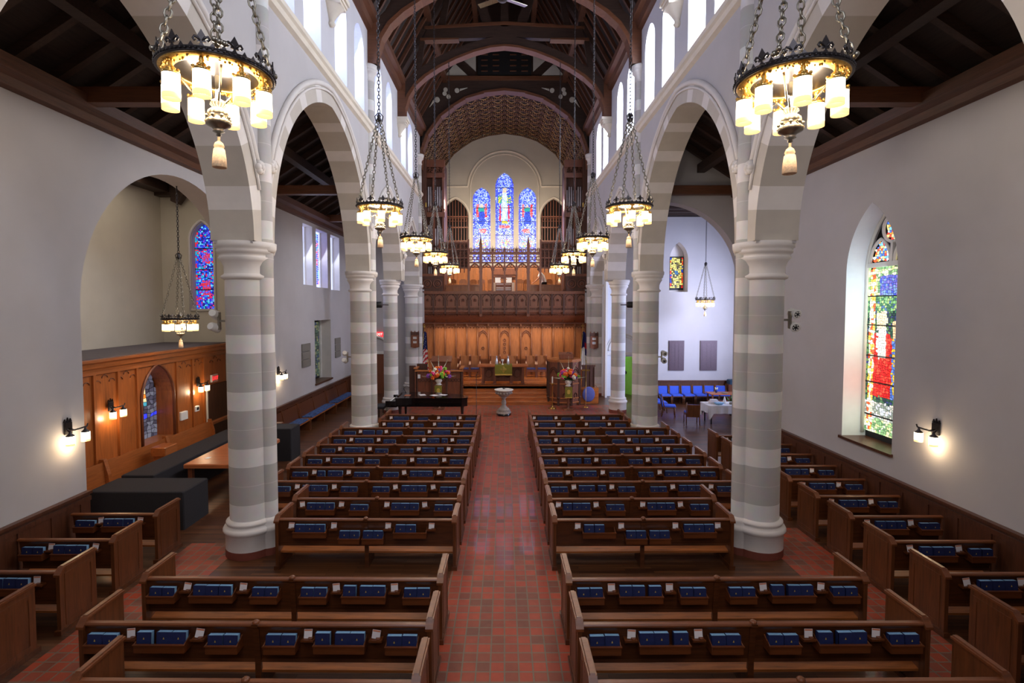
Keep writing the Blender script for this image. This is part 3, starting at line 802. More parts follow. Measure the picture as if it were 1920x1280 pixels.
d = thing('exit_sign', 'red lettered exit sign over the dark door in the left alcove', 'exit sign', (-9.42, 16.75, 2.3))
mb = MB(); mb.box(-.06, .0, -.17, .17, -.12, .12); mb.build('housing', 'white', d)
mb = MB(); mb.box(.0, .008, -.16, .16, -.11, .11); mb.build('sign_face', plain('pale_pink_sign', (228, 170, 160), .5), d)
textmesh('EXIT', .17, 'lettering', 'exit', d, Matrix.Translation((.012, 0, 0)) @ Matrix.Rotation(PI / 2, 4, 'Z') @ Matrix.Rotation(PI / 2, 4, 'X'))
for y, z, w, nm, lb in ((15.1, 1.42, .16, 'wall_speaker', 'plain white box fixed to the oak partition right of the niche'), (15.75, 1.5, .1, 'thermostat', 'small white wall control with dark dial on the oak partition')):
    o = thing(nm, lb, 'wall box', (-9.5, y, z)); mb = MB(); mb.bbox(0, .09, -w, w, -.12 if w > .12 else -.08, .12 if w > .12 else .08, .01); mb.build('case', 'white', o)
    if w < .12: mb = MB(); mb.box(.09, .1, -.05, .05, -.04, .04); mb.build('dial', 'darkplastic', o)

# ------------------------------------------------------------------ right transept
mb = MB()
holed(mb, fy, 7.1, 12.6, 0, 9.4, [OP(8.45, .45, 5.35, 6.9, .85)], 25.2, 25.75, 0, 1)
holed(mb, SX(1), 17.4, 25.8, 0, 9.4, [OP(20.4, 1.5, 1.6, 6.6, 1.6)], 12.3, 12.8, 0, 1)
mb.box(7.9, 12.6, 17.45, 17.85, 0, 9.4)
struct('wall_transept', mb, ['plaster', 'stone'])
mb = MB(); holed(mb, fy, 5.05, 7.1, 0, 9.4, [OP(6.15, .55, 0, 2.05, 0)], 26.7, 27.0, 0, 0)
mb.box(7.1, 7.4, 25.3, 27, 0, 9.4)
struct('wall_vestibule', mb, 'reveal')
mb = MB(); mb.box(5.16, 12.8, 17.6, 27.4, 9.1, 9.4); mb.box(5.2, 12.3, 24.7, 25.15, 8.95, 9.1)
for k in range(9): mb.box(5.2, 12.3, 18 + k * .85, 18.15 + k * .85, 8.95, 9.1)
struct('ceiling_transept', mb, 'timber')
mb = MB(); mb.box(7.2, 12.3, 25.12, 25.2, 0, .98); mb.box(7.2, 12.3, 25.08, 25.2, .98, 1.04); mb.box(7.2, 12.3, 25.08, 25.2, 0, .14)
struct('baseboard_transept', mb, 'wains')
def yellowred(x, z, rnd):
    c = rnd.choice([(200, 190, 90), (225, 215, 120), (90, 80, 30), (60, 50, 30), (180, 170, 80)])
    if abs(x) > .26: c = rnd.choice([(210, 40, 40), (230, 90, 40), (40, 60, 160), (200, 190, 90)])
    if abs(x) < .1 and abs(z - 6.3) < .12: c = (40, 90, 130)
    return srgb(*c)
g = glass_panel('window_51', lambda u, z, t: (8.5 + u, 25.68, z), .64, 5.55, lambda x, z: True, yellowred, 8, 18, 7.05, seed=5, lead=.22); g['kind'] = 'structure'
mb = MB(); mb.box(8.15, 8.85, 25.7, 25.73, 5.45, 7.1); mb.build('lead_lines', 'lead', g)
mb = MB(); mb.box(7.9, 9.0, 25.73, 25.78, 5.2, 8); struct('wall_window_back', mb, 'stone')
mb = MB(); mb.quad((12.7, 18.8, 1.5), (12.7, 22, 1.5), (12.7, 22, 8.3), (12.7, 18.8, 8.3)); struct('window_52', mb, 'day_l')
for x0, x1, lb in ((8.02, 8.76, 'left'), (9.55, 10.36, 'right')):
    o = thing('memorial_tablet', 'tall brown bronze memorial tablet, %s of the pair above the blue chairs' % lb, 'tablet', ((x0 + x1) / 2, 25.19, 1.52)); w = (x1 - x0) / 2
    mb = MB(); mb.box(-w, w, -.04, 0, 0, 1.46); mb.build('frame', 'bronze', o)
    mb = MB(); mb.box(-w + .03, w - .03, -.05, -.035, .03, 1.43)
    for k in range(3): mb.box(-w + .1 + k * (2 * w - .2) / 3, -w + .04 + (k + 1) * (2 * w - .2) / 3, -.056, -.05, .12, 1.3, 0)
    mb.build('engraved_plate', 'bronze', o)
# lime door beyond the right arcade
o = thing('lime_green_door', 'lime green door with round dark knob standing open behind the third right column', 'door', (6.68, 26.9, 0), math.radians(-62))
mb = MB(); mb.bbox(-.95, 0, -.025, .025, .02, 2.02, .01); mb.build('door_leaf', 'lime', o)
mb = MB(); mb.ball((-.5, -.05, 1.15), .1); mb.build('door_knob', 'darkplastic', o)
mb = MB()
P = arch_pts(6.15, .75, 2.35, .75, 0, 20)
mb.tube([(u, 26.66, z) for u, z in P], .06, 6); mb.tube([(u, 26.66, z) for u, z in arch_pts(6.15, .87, 2.35, .87, 0, 20)], .04, 6); mb.box(5.3, 7.0, 26.55, 26.75, 2.15, 2.28)
mb.box(5.12, 5.22, 26.2, 26.7, 0, 9)
struct('trim_door_arch', mb, 'white')
mb = MB(); mb.box(5, 7.5, 29, 29.2, 0, 4); mb.box(7.2, 7.4, 27, 29, 0, 4); mb.box(5, 7.4, 27, 29.2, 3, 3.2); struct('wall_passage', mb, 'lime')

# left aisle end wall with door
mb = MB(); mb.box(-8.5, -4.9, 27.6, 27.9, 0, 10); struct('wall_left_end', mb, 'plaster')
mb = MB(); mb.box(-7.6, -6.2, 27.5, 27.6, 0, 2.1); struct('door_1', mb, 'carved')
mb = MB(); mb.tube([(u, 27.55, z) for u, z in arch_pts(-6.9, .8, 2.3, .75, 0, 20)], .07, 6); mb.box(-7.8, -6.0, 27.45, 27.6, 2.12, 2.25); struct('trim_door_left', mb, 'white')
d = thing('exit_sign', 'glowing red exit sign high on the end wall of the left aisle', 'exit sign', (-6.68, 27.58, 3.16))
mb = MB(); mb.box(-.2, .2, -.06, 0, -.13, .13); mb.build('sign_face', 'exit', d)
textmesh('EXIT', .18, 'lettering', 'exit_lt', d, Matrix.Translation((0, -.065, 0)) @ Matrix.Rotation(PI / 2, 4, 'X'))

# ------------------------------------------------------------------ big stained-glass window in the right wall
def bigcol(x, z, rnd):
    # x runs from near (-) to far (+) along the wall
    base = rnd.choice([(150, 190, 130), (190, 205, 140), (210, 220, 190), (120, 160, 110), (228, 226, 170), (90, 130, 90)])
    if abs(abs(x) - .62) < .09: return srgb(*rnd.choice([(240, 236, 190), (235, 190, 80), (220, 90, 50), (210, 225, 190), (240, 240, 230)]))
    if z > 5.55:
        return srgb(*rnd.choice([(120, 190, 235), (200, 225, 245), (235, 150, 60), (230, 220, 140), (70, 110, 190), (215, 70, 60)]))
    if 2.45 < z < 4.85:
        fx = x - .32                                             # robed figure
        if 4.15 < z < 4.5 and abs(fx) < .16 + .0: base = (240, 214, 170) if abs(fx) < .09 else (245, 236, 190)
        elif 3.45 < z <= 4.15 and abs(fx) < .13: base = rnd.choice([(240, 236, 225), (225, 225, 215)])
        elif 2.6 < z <= 4.0 and abs(fx) < .30: base = rnd.choice([(225, 40, 34), (205, 28, 28), (235, 70, 50), (190, 20, 24)])
        elif 3.9 < z < 4.3 and -.32 < x < -.02: base = (225, 190, 150)
        elif 2.6 < z <= 3.9 and -.34 < x < -.0: base = rnd.choice([(70, 110, 190), (90, 130, 210), (220, 180, 60), (60, 90, 160)])
        elif z < 4.85: base = rnd.choice([(40, 70, 60), (60, 100, 70), (30, 50, 60), (90, 130, 80), (50, 60, 110)])
        if z > 4.5: base = rnd.choice([(60, 110, 80), (120, 170, 110), (70, 100, 140), (160, 190, 120)])
    elif 4.85 <= z < 5.3 and abs(x - .05) < .35: base = rnd.choice([(90, 90, 180), (60, 80, 190), (120, 110, 190), (110, 140, 190)])
    elif 2.1 < z <= 2.45: base = rnd.choice([(200, 205, 215), (150, 160, 150), (120, 130, 120), (215, 205, 190)])
    return srgb(*base)
inside = in_arch(.78, 1.75, 5.4, 1.45)
def tracery_in(x, z):
    if not inside(x, z): return False
    if z < 5.5: return True
    for c in (-.37, .37):
        if abs(x - c) < .29 and z < 5.55 + .45 * (1 - (abs(x - c) / .29) ** 2) + .1: return z > 5.62
    return math.hypot(x, z - 6.32) < .27
g = glass_panel('window_60', lambda u, z, t: (8.42, 11.22 + u, z), 1.56, 1.75, tracery_in, bigcol, 26, 92, 6.85, seed=21, lead=.14); g['kind'] = 'structure'
mb = MB(); pts = [(11.22 - .78, 1.6)] + arch_pts(11.22, .78, 5.4, 1.45) + [(12.0, 1.6)]
mb.add([(8.45, u, z) for u, z in pts], [tuple(range(len(pts)))])
for zz in (2.15, 2.9, 3.5, 4.2, 4.85): mb.box(8.38, 8.42, 10.44, 12, zz - .012, zz + .012)
mb.build('lead_lines', 'lead', g)
mb = MB(); X0, X1 = 8.34, 8.44
P = arch_pts(11.22, .76, 5.4, 1.42)
mb.tube([(8.36, 10.46, 1.7)] + [(8.36, u, z) for u, z in P] + [(8.36, 11.98, 1.7)], .04, 6)
mb.box(X0, X1, 10.44, 12, 5.5, 5.6)
for c in (-.37, .37): mb.tube([(8.38, 11.22 + c - .31, 5.6)] + [(8.38, u, z) for u, z in arch_pts(11.22 + c, .31, 5.62, .5)] + [(8.38, 11.22 + c + .31, 5.6)], .035, 6)
mb.tube([(8.38, 11.22 + .3 * math.cos(k * PI / 12), 6.32 + .3 * math.sin(k * PI / 12)) for k in range(24)], .035, 6, closed=True)
mb.box(X0, X1, 11.19, 11.25, 5.6, 6.05)
mb.build('stone_tracery', 'white', g)
mb = MB(); mb.box(7.84, 8.5, 10.4, 12.05, 1.55, 1.61); struct('trim_sill_right', mb, 'wains')
mb = MB(); mb.box(8.5, 8.6, 10.2, 12.3, 1.4, 7.1); struct('wall_window_outer', mb, 'dark')

# left aisle window panes
for k, (c, h, z0, z1, st) in enumerate(((20.9, .5, 5.5, 7.9, 0), (22.5, .7, 5.45, 7.9, 1), (24.25, .62, 5.4, 7.9, 0))):
    mb = MB(); mb.box(-8.3, -8.25, c - h, c + h, z0, z1); w = struct('window_%d' % (70 + k), mb, 'day_l')
    mb = MB()
    for uu in (-h + .03, h - .03): mb.box(-8.25, -8.2, c + uu - .03, c + uu + .03, z0, z1)
    mb.build('window_frame', 'white', w)
    if st:
        glass_panel('stained_light', lambda u, z, t: (-8.23, 22.5 + u, z), 1.0, 5.6, lambda x, z: True, vivid, 8, 24, 7.8, w, seed=31, lead=.15)
def darkglass(x, z, rnd):
    return tuple(v * .5 for v in srgb(*rnd.choice([(60, 80, 70), (90, 100, 80), (40, 50, 50), (120, 120, 90), (50, 60, 90)]))[:3]) + (1,)
g = glass_panel('window_75', lambda u, z, t: (-8.4, 22.5 + u, z), 1.8, 1.5, lambda x, z: True, darkglass, 12, 20, 3.95, seed=33, lead=.15); g['kind'] = 'structure'
mb = MB(); mb.box(-8.48, -8.43, 21.5, 23.5, 1.4, 4.05); mb.build('lead_lines', 'lead', g)
mb = MB()
for uu in (21.53, 22.5, 23.47): mb.box(-8.42, -8.34, uu - .03, uu + .03, 1.4, 4.05)
mb.build('window_frame', 'white', g)
mb = MB(); mb.box(-8.45, -7.84, 21.45, 23.55, 1.34, 1.41); struct('trim_sill_left', mb, 'wains')
for y0, y1, lb in ((20.05, 20.9, 'nearer'), (24.0, 24.75, 'farther')):
    mb = MB()
    for k in range(3): mb.box(-7.895, -7.85, y0, y1, 2.25 + k * .31, 2.54 + k * .31)
    tag(mb.build('plaque', 'slate'), 'grey three slab stone wall plaque on the left aisle wall, %s one' % lb, 'plaque')
# ------------------------------------------------------------------ chandeliers
def fleur(mb, T, s=1.0):
    mb.prism([(0, 0), (.012 * s, .035 * s), (.022 * s, .06 * s), (0, .1 * s), (-.022 * s, .06 * s), (-.012 * s, .035 * s)], 1, -.004, .004, 0, T)
    for d in (-1, 1):
        mb.tube([(d * x * s, 0, z * s) for x, z in ((.006, .03), (.02, .05), (.036, .055), (.045, .042), (.038, .03), (.03, .036))], [.008 * s, .009 * s, .009 * s, .008 * s, .006 * s, .004 * s], 5, 0, T)
    mb.box(-.022 * s, .022 * s, -.006, .006, .022 * s, .034 * s, 0, T)
def chain(mb, a, b, L=.072, wd=.021, wire=.0075, pitch=.052):
    a, b = Vector(a), Vector(b); d = b - a; n = max(2, int(d.length / pitch)); d.normalize()
    q = d.to_track_quat('Z', 'X').to_matrix().to_4x4()
    for i in range(n):
        c = a + (b - a) * ((i + .5) / n)
        T = Matrix.Translation(c) @ q @ Matrix.Rotation(PI / 2 * (i % 2), 4, 'Z')
        P = []
        for k in range(8):
            t_ = 2 * PI * (k + .5) / 8
            P.append((wd * math.cos(t_) * 1.0, 0, (L / 2) * math.sin(t_)))
        mb.tube(P, wire, 4, 0, T, closed=True)
RT = lambda a, r, z=0: Matrix.Rotation(a, 4, 'Z') @ Matrix.Translation((r, 0, z)) @ Matrix.Rotation(PI / 2, 4, 'Z')
def chandelier(top, hub=1.58):
    o = thing('chandelier', 'x', 'chandelier')
    b = MB()
    b.lathe([(.405, -.02), (.425, -.018), (.425, -.01), (.412, -.006), (.415, .0), (.412, .01), (.422, .016), (.418, .022), (.405, .022), (.398, 0), (.405, -.02)], seg=48)
    for k in range(72):
        a = k * PI / 36; b.ball((.425 * math.cos(a), .425 * math.sin(a), .0), .011, 0, 4)
        if k % 2: b.prism([(-.02, .02), (.02, .02), (0, .052)], 1, -.003, .003, 0, RT(a, .412))
    ring = b.build('crown_ring', 'iron', o)
    f0 = None
    for k in range(12):
        if f0 is None:
            mb = MB(); fleur(mb, Matrix.Translation((0, 0, .018)) , 1.22); f0 = mb.build('fleur_de_lis', 'iron', ring); f = f0
        else:
            f = f0.copy(); C.objects.link(f); f.parent = ring
        f.matrix_local = RT((k + .5) * PI / 6, .412)
    b = MB(); b.lathe([(.405, -.019), (.4, -.028), (.31, -.034), (.3, -.028), (.3, -.015), (.39, -.012)], seg=48)
    rnd = random.Random(3)
    for k in range(120):
        a = rnd.random() * 2 * PI; r = rnd.uniform(.32, .39); b.ball((r * math.cos(a), r * math.sin(a), -.034), rnd.uniform(.008, .014), 0, 4)
    b.build('gilt_underside', 'gold', o)
    sh0 = None
    for k in range(8):
        a = k * PI / 4 + .2
        if sh0 is None:
            mb = MB(); mb.lathe([(.06, -.005), (.063, -.16)], seg=18)
            mb.lathe([(.063, -.16), (.063, -.2), (.058, -.2), (.058, -.16)], seg=18, mi=1)
            mb.lathe([(.0, -.01), (.06, -.006)], seg=18, mi=1)
            mb.ball((0, 0, -.1), .045, 0, 8)
            sh = sh0 = mb.build('glass_shade', ['shade', 'shade_rim'], o)
            mb = MB(); mb.lathe([(.014, .09), (.02, .06), (.014, .05), (.034, .03), (.028, .015), (.05, .004), (.064, -.02), (.06, .0), (.035, .016), (.014, .03)], seg=14)
            for q in range(5): mb.ball((.055 * math.cos(q * 1.26), .055 * math.sin(q * 1.26), .008), .014, 0, 5)
            cp = mb.build('shade_holder', 'gold', sh)
        else:
            sh = sh0.copy(); C.objects.link(sh); sh.parent = o
            c = cp.copy(); C.objects.link(c); c.parent = sh
        sh.location = (.345 * math.cos(a), .345 * math.sin(a), -.115)
    b = MB()
    b.lathe([(.0, .2), (.012, .17), (.03, .15), (.014, .12), (.04, .09), (.05, .06), (.02, .03), (.018, -.2), (.05, -.22), (.06, -.25), (.04, -.27), (.075, -.3), (.08, -.33), (.06, -.35), (.085, -.37), (.1, -.385), (.09, -.41), (.05, -.43), (.035, -.45), (.045, -.46), (.015, -.475), (.02, -.49), (.0, -.5)], seg=20)
    for k in range(8): b.ball((.085 * math.cos(k * PI / 4), .085 * math.sin(k * PI / 4), -.35), .016, 0, 5)
    b.build('centre_boss', 'steel', o)
    for k in range(4):
        a = k * PI / 2 + .2 + PI / 8
        b = MB(); b.tube([(.04, 0, -.24), (.1, 0, -.16), (.17, 0, -.2), (.22, 0, -.13), (.28, 0, -.06), (.3, 0, -.045)], .009, 5, 0, Matrix.Rotation(a, 4, 'Z')); b.build('scroll_arm', 'steel', o)
    for k in range(4):
        a = k * PI / 2 + .55
        b = MB(); chain(b, (.39 * math.cos(a), .39 * math.sin(a), .1), (.03 * math.cos(a), .03 * math.sin(a), hub), .085, .025, .0085, .062)
        for q in range(5): b.ball((.395 * math.cos(a) + .035 * math.cos(q * 1.3), .395 * math.sin(a) + .035 * math.sin(q * 1.3), .065 + .02 * (q % 2)), .024, 0, 6)
        b.build('chain', 'steel', o)
    b = MB(); b.lathe([(.0, hub - .06), (.04, hub - .03), (.05, hub), (.03, hub + .04), (.04, hub + .07), (.0, hub + .12)], seg=12)
    for q in range(4): b.tube([(.02 * math.cos(q * PI / 2), .02 * math.sin(q * PI / 2), hub + .12), (.075 * math.cos(q * PI / 2), .075 * math.sin(q * PI / 2), hub + .06), (.05 * math.cos(q * PI / 2), .05 * math.sin(q * PI / 2), hub - .04)], .01, 5)
    b.build('chain_hub', 'iron', o)
    b = MB(); chain(b, (0, 0, hub + .12), (0, 0, top), .085, .022, .008, .064); b.build('suspension_chain', 'iron', o)
    b = MB(); b.tube([(0, 0, -.5), (0, 0, -.56)], .01, 6); b.lathe([(.008, -.53), (.03, -.55), (.04, -.575), (.033, -.59), (.042, -.6), (.05, -.66), (.055, -.74), (.05, -.745), (.0, -.74)], seg=16); b.build('tassel', 'tassel', o)
    return o
CHAND = [(-2.3, 4.23, 6.47), (2.3, 4.23, 6.42), (-2.3, 9.64, 6.45), (2.3, 9.64, 6.45), (-2.3, 13.6, 6.4), (2.3, 13.6, 6.4), (-2.3, 17.3, 6.4), (2.3, 17.3, 6.4), (-2.3, 21.8, 6.35), (2.3, 21.8, 6.35), (-8.4, 13.4, 4.3), (9.1, 23.5, 4.94)]
ORD = ['nearest', 'second nearest', 'third nearest', 'fourth nearest', 'fifth nearest', 'sixth nearest', 'seventh nearest', 'eighth nearest', 'ninth nearest', 'tenth nearest', 'eleventh nearest', 'twelfth nearest', 'thirteenth nearest']
ch0 = chandelier(8.35)
short = None
for i, (x, y, z) in enumerate(CHAND):
    if i < 10:
        o = ch0 if i == 0 else copy_tree(ch0)
        o['label'] = 'lit crown chandelier with tassel, %s of the five on the nave %s' % (ORD[i // 2], 'left' if x < 0 else 'right')
        if i // 2 == 0: o['label'] = 'large crown chandelier with lit glass shades and tassel at the top %s' % ('left' if x < 0 else 'right')
        o['group'] = 'nave crown chandeliers'
    else:
        o = chandelier(4.5 if i == 10 else 4.05)
        o['label'] = 'crown chandelier hanging in the left alcove above the oak partition' if i == 10 else 'small looking crown chandelier hanging in front of the far right transept wall'
    o.location = (x, y, z); o.rotation_euler = (0, 0, [0, .3, .1, .5, .25, .6, .15, .4, .0, .33, .2, .5][i])

# ------------------------------------------------------------------ wall sconces
def sconce():
    o = thing('wall_sconce', 'x', 'wall lamp')
    b = MB(); b.bbox(0, .03, -.07, .07, -.02, .16, .01)
    for q in (-.05, 0, .05): b.prism([(q - .02, .16), (q + .02, .16), (q, .21 + .02 * (q == 0))], 0, .0, .02)
    b.tube([(.02, 0, .06), (.12, 0, .04), (.16, 0, .06)], .012, 6); b.build('crested_back_plate', 'iron', o)
    b = MB(); b.tube([(.16, -.19, .1), (.16, -.17, .06), (.16, 0, .055), (.16, .17, .06), (.16, .19, .1)], .012, 6)
    b.build('cross_bar', 'iron', o)
    for q in (-.14, .14):
        b = MB(); b.lathe([(.058, -.13), (.058, -.02), (.0, -.015)], (.16, q, 0), 16); b.lathe([(.058, -.16), (.059, -.13)], (.16, q, 0), 16, 1)
        s_ = b.build('glass_shade', ['shade', 'shade_rim'], o)
        b = MB(); b.lathe([(.012, .06), (.02, .02), (.055, -.01), (.055, -.025), (.05, -.02)], (.16, q, 0), 14); b.build('shade_holder', 'iron', s_)
    return o
SC = [(-7.895, 9.25, 2.34, 0, 'two lamp crowned wall sconce glowing on the near left wall beside the alcove arch'),
      (7.895, 9.36, 2.30, PI, 'two lamp crowned wall sconce glowing on the near right wall'),
      (-7.895, 17.95, 2.28, 0, 'two lamp wall sconce on the far left wall beyond the nearest column'),
      (-9.45, 12.3, 2.15, 0, 'two lamp wall sconce on the oak partition, left of the niche window'),
      (-9.45, 15.85, 2.2, 0, 'two lamp wall sconce on the oak partition, right of the niche window'),
      (7.895, 16.9, 2.28, PI, 'wall sconce mostly hidden behind the nearest right column')]
SCONCE = []
s0 = sconce()
for i, (x, y, z, rz, lb) in enumerate(SC):
    o = s0 if i == 0 else copy_tree(s0)
    o.location = (x, y, z); o.rotation_euler = (0, 0, rz); o['label'] = lb; o.scale = (1.2, 1.2, 1.2)
    SCONCE.append((x + (.16 if rz == 0 else -.16), y, z - .22))

# ------------------------------------------------------------------ spotlights fixed to columns
def spots():
    o = thing('column_spotlight_pair', 'x', 'spotlight')
    b = MB(); b.box(-.04, .12, -.02, .02, -.02, .02); b.box(.1, .14, -.03, .03, -.16, .16); b.build('bracket', 'steel', o)
    for z, yw in ((.12, .2), (-.12, -.15)):
        T = Matrix.Translation((.2, 0, z)) @ Matrix.Rotation(yw, 4, 'Z') @ Matrix.Rotation(PI / 2 + .25, 4, 'X')
        b = MB(); b.lathe([(.06, -.13), (.075, -.1), (.085, .05), (.09, .07), (.075, .072)], (0, 0, 0), 18, 0, T); c = b.build('lamp_housing', 'white', o)
        b = MB(); b.lathe([(.058, .078), (.0, .08)], (0, 0, 0), 18, 0, T)
        for q in range(6): b.ball((.04 * math.cos(q * PI / 3), .04 * math.sin(q * PI / 3), .085), .014, 1, 5, 1, T)
        b.build('lens', ['darkplastic', 'white'], c)
    return o
p0 = spots()
for i, (x, y, z, rz, lb) in enumerate([(5.12, 9.5, 4.37, 0, 'pair of white spotlights bracketed to the nearest right column'), (-5.12, 9.5, 4.35, PI, 'pair of white spotlights bracketed to the nearest left column, alcove side'),
                                 (5.12, 17.2, 2.95, 0, 'pair of small spotlights on the second right column'), (-5.12, 17.2, 2.95, PI, 'pair of small spotlights on the second left column')]):
    o = p0 if i == 0 else copy_tree(p0); o.location = (x, y, z); o.rotation_euler = (0, 0, rz); o['label'] = lb
for s, sd in ((-1, 'left'), (1, 'right')):
    o = thing('loudspeaker', 'black cylindrical loudspeaker fixed to the %s arcade column' % sd, 'loudspeaker', (-5.0 if s < 0 else 5.0, 20.6, 4.66))
    b = MB(); T = Matrix.Rotation(PI / 2, 4, 'Y')
    b.lathe([(.1, -.22), (.12, -.18), (.12, .2), (.1, .22), (.0, .22)], seg=18, T=T); b.build('cabinet', 'darkplastic', o)
    b = MB(); b.box(-.02, .02, .1, 2.0 if s < 0 else 2.0, -.02, .02); b.build('mounting_arm', 'darkplastic', o)
    o.location = ((-4.42 if s < 0 else 4.45) , 18.6, 4.75) if 0 else (s * 4.9, 19.8 if s < 0 else 19.8, 4.7)

# ------------------------------------------------------------------ pews
def pew(x0, x1, y, yaw, label, ends=(1, 1), mid=True, name='pew', group='oak pews', pivot=None, xdir=0):
    """backrest seen from behind at local y=0, seat towards +y"""
    cx = (x0 + x1) / 2; w = (x1 - x0) / 2
    px = pivot if pivot is not None else cx
    o = thing(name, label, 'pew', (cx, y, 0), 0, group)
    if yaw:
        c = Vector((cx - px, 0, 0)); c.rotate(Matrix.Rotation(yaw, 3, 'Z')); o.location = (px + c.x, y + c.y, 0); o.rotation_euler = (0, 0, yaw)
    b = MB(); b.prism([(0, .865), (.028, .865), (.085, .40), (.058, .40)], 0, -w + .04, w - .04)
    b.prism([(.05, .43), (.07, .40), (.042, .39)], 0, -w + .04, w - .04); b.build('backrest', 'pew', o)
    b = MB(); b.prism([(-.03, .862), (-.03, .88), (-.018, .895), (.03, .895), (.045, .88), (.045, .862)], 0, -w + .03, w - .03); b.build('top_rail', 'rail', o)
    b = MB(); b.prism([(.05, .29), (.5, .405), (.515, .39), (.5, .37), (.05, .26)], 0, -w + .04, w - .04); b.build('seat', 'seat', o)
    for e, sx in ((0, -1), (1, 1)):
        if not ends[e]: continue
        X = sx * w; a, c2 = min(X, X - sx * .055), max(X, X - sx * .055)
        b = MB(); b.prism([(-.04, 0), (.6, 0), (.6, .925), (.03, .925), (-.04, .85)], 0, a, c2); p = b.build('end_panel', 'pew_end', o)
        b = MB(); a3, c3 = a - .018, c2 + .018
        b.prism([(-.058, .83), (-.058, .862), (.02, .942), (.61, .942), (.61, .915), (.035, .915), (-.04, .835)], 0, a3, c3)
        b.prism([(-.05, .862), (.02, .942), (.605, .942), (.6, .958), (.03, .958), (-.045, .872)], 0, a + .002, c2 - .002)
        b.build('cap_moulding', 'rail', p)
        b = MB(); xo = X + sx * .006
        for q in ((.04, .1, .1, .84), (.5, .56, .1, .84), (.1, .5, .78, .84), (.1, .5, .1, .16)): b.box(min(X, xo), max(X, xo), q[0], q[1], q[2], q[3])
        b.build('raised_frame', 'pew_end', p)
        b = MB(); b.box(a - .02, c2 + .02, -.07, .64, 0, .07); b.build('skid', 'pew', p)
    if mid:
        b = MB(); b.prism([(.03, 0), (.42, 0), (.46, .35), (.075, .26), (.06, .40), (.09, .40), (.03, .9), (-.045, .9), (-.045, .86), (-.012, .84), (.03, .4)], 0, -.035, .035); b.build('centre_support', 'pew', o)
        b = MB(); b.ball((0, 0, .9), .045, 0, 8, .7); b.build('support_cap', 'rail', o)
    return o
RACK = {}
def rack(parent, x, wd, zb, hf):
    k = ('r', wd, hf)
    if k not in RACK:
        b = MB(); b.box(-wd / 2, wd / 2, -.12, .04, 0, .012); b.box(-wd / 2, wd / 2, -.13, -.115, 0, hf)
        b.box(-wd / 2 - .012, wd / 2 + .012, -.14, -.11, hf - .012, hf)
        for s_ in (-1, 1): b.prism([(.04, 0), (-.125, 0), (-.125, hf), (-.03, hf + .03), (.0, hf + .05), (.04, hf + .05)], 0, s_ * wd / 2 - .006, s_ * wd / 2 + .006)
        o = b.build('book_rack', 'rack', parent); RACK[k] = o
    else:
        o = RACK[k].copy(); C.objects.link(o); o.parent = parent
    o.location = (x, 0, zb); return o
def holder(parent, x, zb):
    if 'h' not in RACK:
        b = MB(); b.prism([(.04, 0), (-.07, .0), (-.085, .03), (.04, .03)], 0, -.075, .075); b.box(-.075, .075, -.085, -.075, .02, .04)
        b.lathe([(.02, .03), (.03, .05), (.024, .05)], (.03, -.05, 0), 8)
        o = b.build('card_holder', 'rack', parent); RACK['h'] = o
    else:
        o = RACK['h'].copy(); C.objects.link(o); o.parent = parent
    o.location = (x, 0, zb); return o
# book and card prototypes
def book_mesh():
    b = MB(); w, h, d = .086, .205, .06
    for ya in (0, d - .005): b.box(-w, w, ya, ya + .005, 0, h)
    b.box(-w, -w + .006, 0, d, 0, h)
    b.prism([(-.009, .125), (.009, .125), (.0, .15)], 1, -.0015, .0, 1)
    return b
BOOKS = []; CARDS = []
def put(parent_pew, lst, x, z, tilt, zr=0.0):
    lst.append((parent_pew, x, z, tilt, zr))
rb = random.Random(11)
def fill(p, half, x0, x1, flip=False):
    """one half pew: rack of two, card, rack of three, card, rack of two"""
    L = x1 - x0
    lay = [('2', .05, .23), ('c', .295, 0), ('3', .34, .63), ('c', .69, 0), ('2', .755, .935)]
    if half == 'short': lay = [('c', .1, 0), ('3', .16, .50), ('c', .58, 0), ('2', .70, .92)]
    if half == 'aisle_r': lay = [('c', .16, 0), ('3', .25, .57), ('c', .64, 0), ('2', .74, .93)]
    if half == 'aisle_l': lay = [('2', .10, .31), ('c', .37, 0), ('3', .42, .76), ('c', .82, 0)]
    for k, a, e in lay:
        if k == 'c':
            x = x0 + a * L; holder(p, x, .70); put(p, CARDS, x + rb.uniform(-.01, .01), .735, rb.uniform(-.25, -.1), rb.uniform(-.15, .15))
        else:
            n = int(k); wd = max((e - a) * L, n * .172 + .02); c = x0 + (a + e) / 2 * L
            zb = .595 if n == 2 else .605
            rack(p, c, round(wd, 2), zb, .10)
            slots = [(i - (n - 1) / 2) * .176 for i in range(n)]
            if n == 3:
                r = rb.random()
                if r < .35: sft = wd / 2 - .09; slots = [-sft, -sft + .172, sft]
                elif r < .6: sft = wd / 2 - .09; slots = [-sft, sft - .172, sft]
            for q in slots: put(p, BOOKS, c + q, zb - .008 + (.02 if n == 3 else 0), rb.uniform(-.22, -.1), rb.uniform(-.02, .02))
ROWS = [(4.97, 4.30), (5.91, 5.0), (6.92, 4.97), (8.91, 4.02), (9.89, 4.1), (10.88, 5.05), (11.85, 5.05), (12.84, 5.07), (13.83, 5.07), (14.80, 5.07), (15.78, 5.07), (16.80, 4.12), (17.78, 4.12)]
PEWS = []
